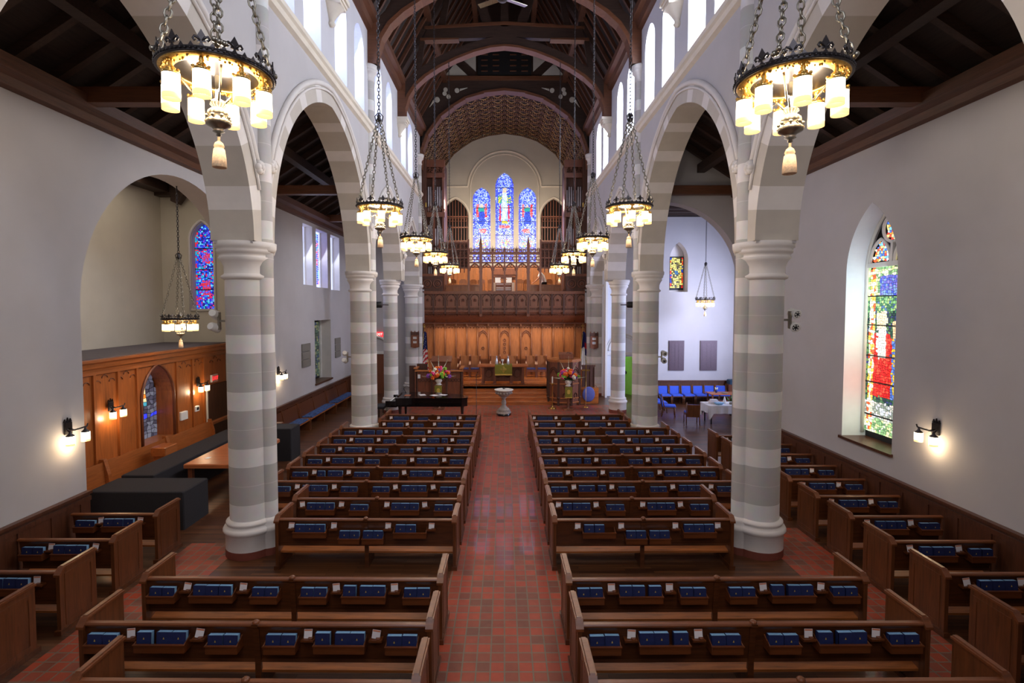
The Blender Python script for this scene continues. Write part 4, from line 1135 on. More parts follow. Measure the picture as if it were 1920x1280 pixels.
for s, sd in ((-1, 'left'), (1, 'right')):
    for i, (y, xo) in enumerate(ROWS):
        if s > 0 and i == 0: xo = 5.05
        a, c = sorted((s * .85, s * xo))
        p = pew(a, c, y, s * math.radians(.5), 'long dark oak pew, %s row just %s of the centre aisle' % (ORD[i], sd), group='centre pews', pivot=s * .85)
        PEWS.append(p); w = (c - a) / 2
        if i == 0:
            continue
        if i == 3:
            m_ = s
            for (k, u0, u1) in (('c', .09, 0), ('3', .11, .285), ('c', .325, 0), ('l', .36, .47), ('l', .49, .60), ('c', .625, 0), ('3', .66, .84), ('c', .865, 0)):
                xx = lambda u: m_ * (2 * w * (1 - u) - w)
                if k == 'c': holder(p, xx(u0), .70); put(p, CARDS, xx(u0), .735, -.2, .05)
                else:
                    c_ = (xx(u0) + xx(u1)) / 2; n = 3 if k == '3' else 2; zb = .60 if n == 3 else .49
                    rack(p, c_, .56 if n == 3 else .36, zb, .10)
                    sl = [-.176, 0, .176] if (n == 3 and u0 < .5) else ([-.17, .01] if n == 3 else [-.088, .088])
                    for q in sl: put(p, BOOKS, c_ + q, zb + .012, -.16, rb.uniform(-.02, .02))
        else:
            for (h0, h1) in ((-w + .03, -.04), (.04, w - .03)):
                fill(p, 'long' if w > 1.8 else 'short', h0, h1)
for i, y in enumerate((5.1, 6.1, 7.12, 8.13, 9.16)):
    p = pew(-7.82, -6.23, y, 0, 'short oak pew against the left wall, %s of five' % ORD[i], (0, 1), False, group='left wall pews')
    fill(p, 'aisle_l', -.79, .76)
for i, y in enumerate((5.05, 6.05, 7.07, 8.07, 9.05, 10.05, 11.03, 12.0, 12.95, 13.88, 14.85)):
    p = pew(6.13, 7.82, y, 0, 'short oak pew against the right wall, %s of eleven' % ORD[i], (1, 0), False, group='right wall pews')
    fill(p, 'aisle_r', -.8, .81)

bpy.context.view_layer.update()
def pewname(p):
    l = p['label']
    if 'long' in l: return l.split(',')[1].replace(' row just ', ' pew ').replace('the centre', 'centre').strip()
    return l.split(',')[1].strip().replace(' of five', ' pew at left wall').replace(' of eleven', ' pew at right wall')
NUM = ['leftmost', 'second', 'third', 'fourth', 'fifth', 'sixth', 'seventh', 'eighth', 'ninth', 'tenth', 'eleventh', 'twelfth', 'thirteenth', 'fourteenth']
def numbering(lst):
    by = {}
    for e in lst: by.setdefault(e[0].name, []).append(e)
    out = []
    for k, v in by.items():
        v.sort(key=lambda e: e[1])
        for i, e in enumerate(v): out.append(e + (i, len(v)))
    out.sort(key=lambda e: (Vector((e[0].location.x, e[0].location.y)).length))
    out.sort(key=lambda e: e[0].location.y)
    return out
bm0 = book_mesh().build('hymnal', ['navy', 'goldcloth'])
pg = MB(); pg.box(-.08, .083, .005, .055, .004, .202); pg0 = pg.build('page_block', 'pages', bm0)
bk = numbering(BOOKS); rest = MB(); rest_cols = 0; first = True
for n, (p, x, z, t_, zr, i, tot) in enumerate(bk):
    T = p.matrix_world @ Matrix.Translation((x, -.095, z)) @ Matrix.Rotation(zr, 4, 'Z') @ Matrix.Rotation(t_ * .55, 4, 'X')
    if n >= 300:
        rest.box(-.086, .086, 0, .005, 0, .205, 0, T); rest.box(-.086, .086, .055, .06, 0, .205, 0, T); rest.box(-.083, .083, .005, .055, 0, .202, 1, T); continue
    if first: b_ = bm0; c_ = pg0; first = False
    else:
        b_ = bm0.copy(); C.objects.link(b_); c_ = pg0.copy(); C.objects.link(c_); c_.parent = b_
    b_.matrix_world = T
    tag(b_, 'navy hymnal, %s from left on %s' % (NUM[i], pewname(p)) if i else 'navy hymnal, leftmost on %s' % pewname(p), 'book', 'hymnals in the pew racks')
o = rest.build('distant_hymnals', ['navy', 'pages']); o['kind'] = 'stuff'
tag(o, 'rows of navy hymnals in the racks of the farthest pews', 'books')
cm = MB(); cm.box(-.048, .048, 0, .004, 0, .1); cm.box(-.044, .044, -.001, 0, .08, .097, 1); c0 = cm.build('pew_card', ['paper', plain('orange_card_stripe', (206, 130, 96))])
first = True
for n, (p, x, z, t_, zr, i, tot) in enumerate(numbering(CARDS)):
    if first: b_ = c0; first = False
    else: b_ = c0.copy(); C.objects.link(b_)
    b_.matrix_world = p.matrix_world @ Matrix.Translation((x, -.04, z)) @ Matrix.Rotation(zr, 4, 'Y') @ Matrix.Rotation(t_, 4, 'X')
    tag(b_, 'small white card, %s%s on %s' % (NUM[i], ' from left' if i else '', pewname(p)), 'card', 'cards in the pew holders')
b = MB(); b.box(1.15, 1.75, 6.1, 6.2, .362, .374); tag(b.build('papers', 'paper'), 'thin white folder lying on the second nearest right pew seat', 'papers')

# ceiling fan
o = thing('ceiling_fan', 'grey ceiling fan hanging below the roof at the top centre', 'ceiling fan', (-.05, 13.0, 12.15))
b = MB(); b.lathe([(.0, -.08), (.1, -.07), (.14, -.02), (.14, .06), (.08, .12), (.02, .14), (.02, 3.2)], seg=20); b.build('motor_and_rod', 'iron', o)
for k, a in enumerate((math.radians(-90), math.radians(30), math.radians(150))):
    T = Matrix.Rotation(a, 4, 'Z') @ Matrix.Rotation(.2, 4, 'X'); b = MB(); b.bbox(.12, .68, -.07, .07, -.008, .008, .004, 0, T); b.build('blade', 'steel', o)
# ------------------------------------------------------------------ chancel steps and floor
mb = MB()
for k in range(5): mb.box(-2.25, 2.25, 24.2 + .3 * k, 25.6, .15 * k, .15 * (k + 1) - .03); mb.box(-2.25, 2.25, 24.17 + .3 * k, 25.6, .15 * (k + 1) - .03, .15 * (k + 1))
mb.box(-4.5, 4.5, 25.4, 28.6, 0, .75); mb.box(-4.5, -2.25, 24.6, 25.4, 0, .75); mb.box(2.25, 4.5, 24.6, 25.4, 0, .75); mb.box(-2.6, 2.6, 26.9, 28.6, .75, .87)
tag(struct('trim_chancel_steps', mb, 'steps'), 'broad orange oak steps rising to the chancel', 'steps')

def cusp_head(b, x0, x1, zt, y, r=.02, mi=0, axis=None):
    w = (x1 - x0) / 3
    for k in range(3):
        c = x0 + w * (k + .5); b.tube([(c + w / 2 * math.cos(PI * (1 - j / 5)), y, zt - .16 + .09 * math.sin(PI * j / 5)) for j in range(6)], r, 4, mi)
# oak screen behind the communion table
o = thing('oak_reredos', 'wide light oak panelled screen behind the communion table', 'panelling', (0, 28.3, .75))
b = MB(); b.box(-4.42, 4.42, 0, .08, 0, 2.95); b.build('panelling', 'oak', o)
b = MB(); n = 15; W = 8.84 / n
for k in range(n + 1):
    x = -4.42 + k * W; b.box(x - .045, x + .045, -.06, 0, 0, 2.95)
    b.tube([(x, -.07, .3), (x, -.07, 2.9)], .02, 5)
b.build('mullions', 'oak_m', o)
b = MB()
b.box(-4.42, 4.42, -.05, .02, .95, 1.05); b.prism([(0, 2.85), (-.1, 2.88), (-.12, 2.95), (-.16, 3.0), (0, 3.0)], 0, -4.42, 4.42)
for k in range(16): b.bbox(-4.42 + k * W - .05, -4.42 + k * W + .05, -.2, -.1, 2.84, 2.97, .02)
b.build('moulded_rails', 'oak_m', o)
b = MB()
for k in range(n): cusp_head(b, -4.42 + k * W + .05, -4.42 + (k + 1) * W - .05, 2.87, -.015)
for k in (5, 7, 9):
    x = -4.42 + (k + .5) * W
    for r_ in (.27, .2): b.tube([(u, -.04, z) for u, z in arch_pts(x, r_, 2.25, r_ * 1.3, 0, 12)], .02, 5)
    b.tube([(x - .27, -.03, 1.1), (x - .27, -.03, 2.25)], .02, 5); b.tube([(x + .27, -.03, 1.1), (x + .27, -.03, 2.25)], .02, 5)
    for q in (.0, 1, 2, 3): b.tube([(x + .07 * math.cos(j * PI / 4), -.02, (1.4 + q * .22 if k == 7 else 1.62) + .07 * math.sin(j * PI / 4)) for j in range(8)], .014, 4, closed=True)
b.build('carved_tracery', 'carved', o)

# gallery front
o = thing('choir_gallery', 'carved dark oak choir gallery front with fourteen roundel panels', 'gallery', (0, 27.5, 3.7))
b = MB(); n = 14; W = 8.8 / n
P = [(.8 - .8 * math.sin(k * PI / 12) , .05 + .65 * (1 - math.cos(k * PI / 12))) for k in range(7)]
b.prism(P + [(.1, .7), (.9, .05)], 0, -4.4, 4.4); b.box(-4.4, 4.4, 0, .1, .68, 1.72); b.build('panelling', 'carved', o)
b = MB()
for k in range(n + 1):
    x = -4.4 + k * W; b.box(x - .045, x + .045, -.08, .02, .55, 1.72); b.prism([(-.08, .55), (.02, .5), (.35, .12), (.02, .75)], 0, x - .035, x + .035)
b.build('buttress_posts', 'carved_d', o)
b = MB()
b.box(-4.45, 4.45, -.14, .14, 1.68, 1.75); b.box(-4.42, 4.42, -.09, .1, 1.6, 1.68); b.box(-4.4, 4.4, -.06, 0, .66, .72); b.box(-4.4, 4.4, -.05, 0, .9, .95)
b.prism([(.75, -.03), (.62, .0), (.62, .1), (.85, .12)], 0, -4.4, 4.4)
b.build('moulded_rail', 'carved', o)
for k in range(n):
    x = -4.4 + (k + .5) * W; b = MB()
    b.lathe([(.0, .0), (.055, .01), (.06, .03), (.09, .03), (.095, .0)], (0, 0, 0), 14, 0, Matrix.Translation((x, 0, 1.28)) @ Matrix.Rotation(PI / 2, 4, 'X'))
    b.ball((x, -.03, 1.28), .045, 1, 8)
    b.build('roundel', ['carved', 'carved_d'], o)
b = MB()
for k in range(n):
    x = -4.4 + (k + .5) * W; cusp_head(b, x - W / 2 + .05, x + W / 2 - .05, 1.68, -.01, .018)
    b.tube([(u, -.015, z) for u, z in arch_pts(x, .24, 1.3, .28, 0, 12)], .014, 4)
    for q in range(5): b.tube([(x - .22 + q * .11 + .04 * math.cos(j * PI / 3), -.01, .81 + .05 * math.sin(j * PI / 3)) for j in range(6)], .012, 4, closed=True)
    b.tube([(x - .2, -.01, .98), (x - .2, -.01, 1.3)], .012, 4); b.tube([(x + .2, -.01, .98), (x + .2, -.01, 1.3)], .012, 4)
    b.box(x - W / 2, x + W / 2, .2, .26, .38, .42)
    b.box(x - W / 2, x + W / 2, .42, .48, .2, .24)
    for q in range(4): b.tube([(x - .18 + q * .12 + .05 * math.cos(j * PI / 3), .02, .55 - .02 + .05 * math.sin(j * PI / 3)) for j in range(6)], .012, 4, closed=True)
b.build('carved_tracery', 'carved_d', o)

# open tracery screen on the gallery rail
o = thing('rood_screen', 'open pierced oak screen with tall pinnacled posts on the gallery rail', 'screen', (0, 27.5, 5.42))
W = 8.8 / 14
for k in range(-3, 4):
    x = k * W; big = abs(k) == 2; b = MB(); r_ = .075 if big else .045
    b.box(x - r_, x + r_, -r_, r_, (-1.3 if big else 0), (2.5 if big else 2.15) if abs(k) < 4 else 1.6)
    b.prism([(x - r_, 2.5 if big else 2.15), (x + r_, 2.5 if big else 2.15), (x, 3.0 if big else 2.45)], 1, -.03, .03)
    if big:
        for q in range(4): b.ball((x, 0, 2.5 + q * .12), .07 - q * .012, 0, 6)
        for q in (1.0, 1.5): b.box(x - .09, x + .09, -.09, .09, q, q + .1)
    b.build('post', 'carved', o)
b = MB(); b.box(-3 * W, 3 * W, -.05, .05, 1.96, 2.1); b.box(-3 * W, 3 * W, -.05, .05, 1.5, 1.58)
for k in range(-3, 3):
    x = (k + .5) * W
    b.tube([(u, 0, z) for u, z in arch_pts(x, W / 2 - .04, 1.12, .36, 0, 14)], .04, 5)
    for q in (-1, 1): b.tube([(x + q * .1 + .09 * math.cos(j * PI / 4), 0, 1.36 + .06 * math.sin(j * PI / 4)) for j in range(8)], .024, 4, closed=True)
    for q in range(3):
        xx = x + (q - 1) * W / 3
        b.box(xx - .012, xx + .012, -.015, .015, 1.52, 1.98); b.tube([(xx + W / 6 * math.cos(j * PI / 4), 0, 1.77 + .1 * math.sin(j * PI / 4)) for j in range(8)], .026, 4, closed=True)
        for z in (2.16, 2.25): b.tube([(xx + .07 * math.cos(j * PI / 4), 0, z + .045 * math.sin(j * PI / 4)) for j in range(8)], .022, 4, closed=True)
    b.box(x - W / 2, x + W / 2, -.03, .03, 2.18, 2.22)
b.build('pierced_tracery', 'carved', o)
for s, sd in ((-1, 'left'), (1, 'right')):
    o = thing('carved_side_screen', 'dark carved oak tracery screen beside the %s organ case' % sd, 'screen', (s * 2.75, 28.4, 5.0))
    b = MB(); b.box(-.78, .78, .03, .06, 1.75, 3.1); b.build('backing', 'carved_d', o)
    b = MB()
    for k in range(8): b.box(-.78 + k * .222 - .025, -.78 + k * .222 + .025, -.03, .04, 1.5, 3.2)
    for z in (1.75, 2.3, 2.75, 3.12): b.box(-.8, .8, -.04, .05, z - .04, z + .04)
    for k in range(7):
        for z in (2.02, 2.52, 2.93): b.tube([(-.67 + k * .222 + .09 * math.cos(j * PI / 4), 0, z + .12 * math.sin(j * PI / 4)) for j in range(8)], .02, 4, closed=True)
    for k in (0, 7): b.box(-.78 + k * .222 - .05, -.78 + k * .222 + .05, -.05, .05, 0, 3.3)
    b.build('tracery', 'carved', o)

# organ cases with tin pipes
def organ_case(s, sd):
    o = thing('organ_case', 'tall dark oak organ case with tiers of pale pipes, %s of the chancel' % sd, 'pipe organ', (s * 3.9, 29.0, 5.0))
    b = MB(); b.box(-.55, .55, .1, 1.4, 0, 7.6); b.build('case_body', 'carved_d', o)
    b = MB()
    for x in (-.55, -.02, .5): b.box(x - .05, x + .06, -.12, .12, .3, 7.5)
    for z in (.5, 2.6, 4.75, 6.9): b.box(-.6, .6, -.16, .12, z - .16, z + .1)
    for z in (2.6, 4.75, 6.9):
        for k in range(6): b.tube([(-.5 + k * .2 + .07 * math.cos(j * PI / 4), -.1, z + .25 + .1 * math.sin(j * PI / 4)) for j in range(8)], .02, 4, closed=True)
        for k in range(5): b.prism([(-.5 + k * .22, z + .34), (-.38 + k * .22, z + .34), (-.44 + k * .22, z + .5)], 1, -.12, -.08)
    b.box(-.6, .6, -.2, .12, 7.3, 7.7); b.build('tracery_frame', 'carved', o)
    for tier, (z0, L) in enumerate(((.62, 1.35), (2.72, 1.55), (4.88, 1.5))):
        for k in range(8):
            x = -.44 + k * .125; d = abs((k % 4) - 1.5)
            b = MB(); z1 = z0 + L * (.8 + (.12 if d < 1 else 0)); r_ = .042
            b.lathe([(.01, z0), (r_, z0 + .25), (r_, z1), (r_ * .8, z1)], (x, -.02, 0), 10); b.prism([(x - .022, z0 + .24), (x + .022, z0 + .24), (x, z0 + .34)], 1, -.072, -.06, 1)
            b.build('pipe', ['pipe', 'dark'], o)
    return o
organ_case(-1, 'left'); organ_case(1, 'right')
for s, sd in ((-1, 'left'), (1, 'right')):
    o = thing('roundel_panel', 'dark oak panel with two roundels above the %s end of the gallery rail' % sd, 'panel', (s * 3.86, 27.75, 5.44))
    b = MB(); b.box(-.55, .55, 0, .06, 0, .9); b.build('board', 'carved_d', o); b = MB()
    for x in (-.27, .27):
        for r_ in (.22, .09): b.tube([(x + r_ * math.cos(j * PI / 8), -.02, .42 + r_ * math.sin(j * PI / 8)) for j in range(16)], .025, 5, closed=True)
        b.ball((x, -.01, .42), .05)
    b.box(-.57, .57, -.04, .08, .82, .95); b.build('roundels', 'carved', o)
    o = thing('tall_casing', 'dark vertical oak casing closing the %s edge of the chancel arch' % sd, 'casing', (s * 4.38, 28.2, 5.4)); b = MB()
    b.box(-.12, .12, -.1, .5, 0, 7.2); b.build('post', 'carved_d', o)
    b = MB(); b.tube([(-s * .13, -.05, 4.6 + .25 * math.sin(k)) for k in range(4)], .05, 5); b.build('gilt_carving', 'goldcloth', o)

# gallery floor, back panelling, choir furniture
mb = MB(); mb.box(-4.5, 4.5, 27.9, 34.5, 4.6, 4.95); mb.box(-4.5, 4.5, 30.6, 34.5, 4.95, 5.15); struct('floor_gallery', mb, 'carved')
o = thing('choir_panelling', 'light oak panelled wall behind the choir gallery', 'panelling', (0, 33.8, 5.15))
b = MB(); b.box(-3.3, 3.3, 0, .1, 0, 2.1); b.box(-4.4, 4.4, .1, .2, 0, 1.75)
b.build('panelling', 'oak', o)
b = MB()
for k in range(15): b.box(-4.2 + k * .6 - .04, -4.2 + k * .6 + .04, -.03, .12, 0, 2.05 if abs(-4.2 + k * .6) < 3.3 else 1.75)
b.box(-3.3, 3.3, -.05, .1, 2.05, 2.15); b.box(-4.4, 4.4, .05, .2, 1.7, 1.78); b.build('stiles', 'oak_h', o)
b = MB(); b.bbox(-.75, .75, -.3, .0, 1.55, 1.95, .03); b.box(-.7, .7, -.25, 0, 1.4, 1.5); b.build('projecting_hood', 'carved', o)

o = thing('organ_console', 'organ console with white keyboards and open music behind the gallery rail', 'organ', (-.05, 29.4, 4.95))
b = MB(); b.box(-.55, .55, 0, .6, 0, .9); b.box(-.5, .5, .5, .6, .9, 1.5); b.build('console_body', 'carved', o)
for k in range(4): b = MB(); b.box(-.42, .42, -.14 + k * .1, -.02 + k * .1, .62 + k * .11, .66 + k * .11); b.build('keyboard', 'white', o)
for s in (-1, 1):
    b = MB(); b.box(min(s * .46, s * .62), max(s * .46, s * .62), -.1, .3, .3, 1.05); b.build('stop_jamb', 'tassel', o)
b = MB(); b.box(-.2, .2, .3, .33, 1.06, 1.28); b.build('music_desk', 'oak_h', o)
for x, nm in ((-.33, 'left'), (.3, 'right')):
    p = thing('sheet_music', 'open white sheet music on the %s of the organ console desk' % nm, 'sheet music', (x - .05, 29.68, 5.98)); b = MB(); b.box(-.16, .16, -.01, .0, .02, .32, 0, Matrix.Rotation(-.15, 4, 'X')); b.build('pages', 'white', p)
for x0, x1, lb in ((-3.3, -1.3, 'left'), (1.25, 3.15, 'right')):
    o = thing('choir_desk', 'long panelled oak choir desk behind the rail, %s of the organ console' % lb, 'desk', ((x0 + x1) / 2, 29.2, 4.95)); w = (x1 - x0) / 2
    b = MB(); b.box(-w, w, 0, .1, 0, .88)
    for k in range(6): b.box(-w + k * 2 * w / 5 - .04 * (k > 0), -w + k * 2 * w / 5 + .04, -.025, 0, 0, .88)
    b.build('front', 'oak', o); b = MB(); b.box(-w, w, -.05, .4, .88, .93); b.build('desk_top', 'oak_h', o)
def choir_chair():
    o = thing('choir_chair', 'x', 'chair', group='choir chairs')
    b = MB(); b.bbox(-.22, .22, -.2, .22, .43, .47, .01); b.build('seat', 'chairwood', o)
    for x in (-.2, .2):
        for y in (-.18, .2): b = MB(); b.box(x - .02, x + .02, y - .02, y + .02, 0, 1.12 if y > 0 else .43); b.build('leg', 'chairwood', o)
    b = MB(); b.prism([(-.22, .9), (.22, .9), (.24, 1.0), (.12, 1.16), (-.12, 1.16), (-.24, 1.0)], 1, .19, .22)
    for k in range(3): b.box(-.12 + k * .1, -.08 + k * .1, .19, .21, .47, .9)
    b.build('backrest', 'chairwood', o)
    return o
cc = choir_chair()
XS = [-3.9, -3.2, -2.5, -1.95, -1.35, -.75, -.2, .35, .9, 1.45, 2.75, 3.3, 3.85]
for i, x in enumerate(XS):
    o = cc if i == 0 else copy_tree(cc)
    o.location = (x, 31.4 + (.35 if i % 3 == 0 else 0), 5.15); o.rotation_euler = (0, 0, [.2, -.3, .1, -.15, .35][i % 5])
    o['label'] = 'dark wooden choir chair in the gallery, %s of thirteen from the left' % ['first', 'second', 'third', 'fourth', 'fifth', 'sixth', 'seventh', 'eighth', 'ninth', 'tenth', 'eleventh', 'twelfth', 'last'][i]
# microphone stands in the gallery
for x, y, lb in ((-3.7, 28.3, 'left'), (3.65, 28.3, 'right')):
    o = thing('gallery_lamp_stand', 'small white topped lamp stand at the %s end of the gallery rail' % lb, 'lamp', (x, y, 4.95))
    b = MB(); b.lathe([(.1, 0), (.02, .02), (.015, .45)], seg=10); b.build('stem', 'iron', o); b = MB(); b.lathe([(.12, .5), (.1, .56), (.02, .58)], seg=12); b.build('head', 'white', o)

# ------------------------------------------------------------------ person in the gallery
def skinned(name, verts, edges, radii, mat, parent, sub=2, root=0):
    me = bpy.data.meshes.new(name); me.from_pydata(verts, edges, []); o = bpy.data.objects.new(name, me); C.objects.link(o)
    m = o.modifiers.new('s', 'SKIN'); 
    for i, r_ in enumerate(radii): me.skin_vertices[0].data[i].radius = (r_, r_) if not isinstance(r_, tuple) else r_
    me.skin_vertices[0].data[root].use_root = True
    m2 = o.modifiers.new('u', 'SUBSURF'); m2.levels = sub; m2.render_levels = sub
    bpy.context.view_layer.update()
    nm = bpy.data.meshes.new_from_object(o.evaluated_get(bpy.context.evaluated_depsgraph_get()))
    bpy.data.objects.remove(o); nm.materials.clear(); nm.materials.append(M[mat]); nm.name = name
    for p in nm.polygons: p.use_smooth = True
    r = bpy.data.objects.new(name, nm); C.objects.link(r); r.parent = parent
    return r
o = thing('person', 'person in a loose white shirt and dark trousers leaning over choir chairs', 'person', (2.18, 30.2, 5.15))
# leaning to the left: pelvis, chest, neck, head, arms, legs
V = [(.1, 0, .9), (.04, 0, 1.12), (-.04, 0, 1.34), (-.1, 0, 1.46), (-.15, 0, 1.53), (-.19, -.01, 1.63),
     (-.08, -.2, 1.38), (-.2, -.26, 1.14), (-.36, -.2, .98), (-.42, -.2, .94),
     (-.08, .2, 1.38), (-.2, .26, 1.14), (-.36, .2, .98), (-.42, .2, .94),
     (.12, -.1, .84), (.1, -.11, .46), (.12, -.12, .07), (.02, -.12, .03), (.12, .1, .84), (.16, .11, .46), (.2, .12, .07), (.1, .12, .03)]
E = [(0, 1), (1, 2), (2, 3), (3, 4), (4, 5), (2, 6), (6, 7), (7, 8), (8, 9), (2, 10), (10, 11), (11, 12), (12, 13), (0, 14), (14, 15), (15, 16), (16, 17), (0, 18), (18, 19), (19, 20), (20, 21)]
R = [.13, .13, .15, .08, .055, .1, .065, .045, .032, .035, .065, .045, .032, .035, .09, .065, .045, .04, .09, .065, .045, .04]
skinned('body', V, E, R, 'skin', o)
skinned('white_shirt', [(.1, 0, .82), (.1, 0, .95), (.04, 0, 1.14), (-.04, 0, 1.34), (-.09, 0, 1.45), (-.08, -.21, 1.39), (-.19, -.26, 1.2), (-.08, .21, 1.39), (-.19, .26, 1.2)],
        [(0, 1), (1, 2), (2, 3), (3, 4), (3, 5), (5, 6), (3, 7), (7, 8)], [.19, .18, .17, .185, .1, .1, .085, .1, .085], 'whitecloth', o, root=2)
skinned('trousers', [(.11, 0, .86), (.12, -.1, .8), (.1, -.11, .46), (.12, -.12, .12), (.12, .1, .8), (.16, .11, .46), (.2, .12, .12)], [(0, 1), (1, 2), (2, 3), (0, 4), (4, 5), (5, 6)], [.15, .115, .085, .075, .115, .085, .075], 'darkplastic', o)
b = MB(); b.ball((-.17, .0, 1.67), .115, 0, 12, 1.0); b.build('hair', 'hair', o)
for sy in (-1, 1):
    vs, es, rs = [(-.42, sy * .2, .94), (-.47, sy * .2, .91)], [(0, 1)], [.028, .032]
    for k in range(5):
        a = (k - 2) * .018; n0 = len(vs); ln = [.045, .07, .075, .07, .055][k]
        vs += [(-.48 - (0 if k else -.02), sy * .2 + a * 1.3, .9), (-.5 - ln * .5, sy * .2 + a * 1.5, .88), (-.5 - ln, sy * .2 + a * 1.5, .84)]; es += [(1, n0), (n0, n0 + 1), (n0 + 1, n0 + 2)]; rs += [.011, .009, .008]
    skinned('hand', vs, es, rs, 'skin', o, 1)
b = MB(); b.ball((-.26, -.06, 1.66), .012, 0, 6); b.ball((-.26, .05, 1.66), .012, 0, 6); b.build('eyes', 'darkplastic', o)

# ------------------------------------------------------------------ communion table
o = thing('communion_table', 'long carved oak communion table on the chancel platform', 'table', (-.08, 26.1, .87))
o.location.z = .75
b = MB(); b.bbox(-1.27, 1.27, -.4, .4, .88, .96, .02); b.build('tabletop', 'table', o)
b = MB(); b.box(-.95, .95, .05, .1, .1, .84)
for k in range(4): b.tube([(-.72 + k * .48 + .16 * math.cos(j * PI / 4), .04, .5 + .2 * math.sin(j * PI / 4)) for j in range(8)], .02, 4, closed=True)
b.box(-1.1, 1.1, -.3, .3, .82, .88); b.build('carved_apron', 'carved', o)
for x in (-1.0, -.42, .42, 1.0):
    for y in (-.28, .28): b = MB(); b.box(x - .06, x + .06, y - .05, y + .05, 0, .84); b.box(x - .08, x + .08, y - .08, y + .08, 0, .08); b.build('leg', 'carved', o)
o = thing('green_runner', 'green altar cloth with gold emblem and fringe hanging off the communion table', 'cloth', (-.05, 26.1, .75))
b = MB(); b.box(-.43, .43, -.42, .42, .962, .97); b.box(-.43, .43, -.43, -.42, .53, .97); b.build('cloth', 'green', o)
b = MB(); b.box(-.43, .43, -.435, -.425, .46, .53); b.build('fringe', 'goldcloth', o)
b = MB(); b.tube([((.1 + .05 * math.cos(4 * t_)) * math.cos(t_), -.437, .76 + (.1 + .05 * math.cos(4 * t_)) * math.sin(t_)) for t_ in [k * PI / 16 for k in range(32)]], .012, 4, closed=True)
b.tube([(0, -.437, .58), (0, -.437, .92)], .014, 4); b.tube([(-.12, -.437, .76), (.12, -.437, .76)], .014, 4); b.build('embroidered_emblem', 'goldcloth', o)
for x, lb in ((-.34, 'left'), (.24, 'right')):
    o = thing('glass_flagon', 'tall pointed clear glass flagon on the communion table, %s' % lb, 'flagon', (x - .06, 26.0, 1.72))
    b = MB(); b.lathe([(.0, 0), (.07, .0), (.075, .05), (.06, .22), (.035, .3), (.03, .36), (.045, .38), (.0, .46)], seg=16); b.build('vessel', plain('bright_silver', (225, 228, 235), .15, .6, noise=0), o)
o = thing('chalice', 'pale chalice between the two flagons on the communion table', 'chalice', (-.1, 26.0, 1.72))
b = MB(); b.lathe([(.06, 0), (.05, .02), (.018, .05), (.022, .1), (.018, .13), (.06, .18), (.07, .26), (.065, .26), (.0, .2)], seg=16); b.build('cup', 'marble', o)

# ------------------------------------------------------------------ clergy stall seats
def stall():
    o = thing('stall_seat', 'x', 'chair', group='clergy stall seats')
    b = MB(); b.prism([(-.24, .46), (.24, .46), (.24, 1.02), (.18, 1.12), (-.18, 1.12), (-.24, 1.02)], 1, .2, .24); b.build('backrest', 'oak', o)
    b = MB(); b.box(-.25, .25, -.26, .22, .30, .42); b.build('seat', 'carved', o)
    b = MB(); b.bbox(-.24, .24, -.25, .2, .42, .49, .02); b.build('cushion', 'darkblue', o)
    for x in (-.255, .255):
        b = MB(); b.prism([(-.24, 0), (.24, 0), (.24, 1.16), (.14, 1.2), (.08, 1.1), (.16, .85), (-.05, .68), (-.24, .66)], 0, x - .03, x + .03); b.build('scrolled_arm', 'carved', o)
    return o
st = stall()
for i, (x, lb) in enumerate(((-2.76, 'outermost on the left'), (-2.14, 'middle of the left three'), (-1.58, 'innermost of the left three'), (-.5, 'left of the two behind the communion table'), (.42, 'right of the two behind the communion table'), (1.42, 'innermost on the right'), (2.0, 'outermost on the right'))):
    o = st if i == 0 else copy_tree(st); o.location = (x, 27.7, .87 if abs(x) < 2.3 else .75); o['label'] = 'oak stall seat with blue cushion, ' + lb

# ------------------------------------------------------------------ reading desk and pulpit
o = thing('reading_desk', 'carved oak reading desk enclosure left of the chancel steps', 'lectern', (-3.2, 24.4, 0))
b = MB(); b.box(-.95, 1.2, -.25, -.17, 0, 1.62); b.box(1.12, 1.2, -.25, .7, 0, 1.72); b.box(-1.0, -.92, -.3, .7, 0, 1.75); b.build('front_panelling', 'carved', o)
b = MB()
for k in range(4):
    x = -.95 + k * .7; b.box(x, x + .08, -.3, -.17, 0, 1.62)
for k in range(3):
    x = -.95 + k * .7 + .39; b.box(x - .25, x + .25, -.28, -.25, .12, .3)
    for q in range(4): b.tube([(x - .2 + q * .14 + .06 * math.cos(j * PI / 4), -.26, 1.2 + .08 * math.sin(j * PI / 4)) for j in range(8)], .014, 4, closed=True)
b.build('carved_frame', 'carved_d', o)
b = MB(); b.bbox(-1.0, 1.25, -.34, -.14, 1.6, 1.66, .015); b.bbox(1.08, 1.26, -.34, .75, 1.7, 1.76, .015); b.bbox(-1.05, -.88, -.34, .75, 1.72, 1.78, .01); b.build('rail', 'oak_h', o)
b = MB(); b.box(-.2, .68, -.3, -.22, 1.5, 2.05); b.prism([(-.36, 2.02), (.1, 2.25), (.1, 2.3), (-.38, 2.08)], 0, -.24, .72); b.build('book_rest', 'carved', o)
b = MB(); b.box(-1.0, -.5, .3, .36, 0, 1.9); b.box(-1.3, -1.0, -.1, .0, 0, 1.85); b.build('side_screen', 'carved_d', o)
b = MB(); b.box(-.86, -.74, -.32, -.3, 1.28, 1.46); b.build('pinned_notice', 'white', o)
o = thing('pulpit', 'tall polygonal carved oak pulpit right of the chancel steps', 'pulpit', (2.82, 24.6, 0))
ang = [PI + .0, PI + PI / 4, PI * 1.5, PI * 1.75, 2 * PI]
oct_ = [(.78 * math.cos(PI / 8 + k * PI / 4), .62 * math.sin(PI / 8 + k * PI / 4)) for k in range(8)]
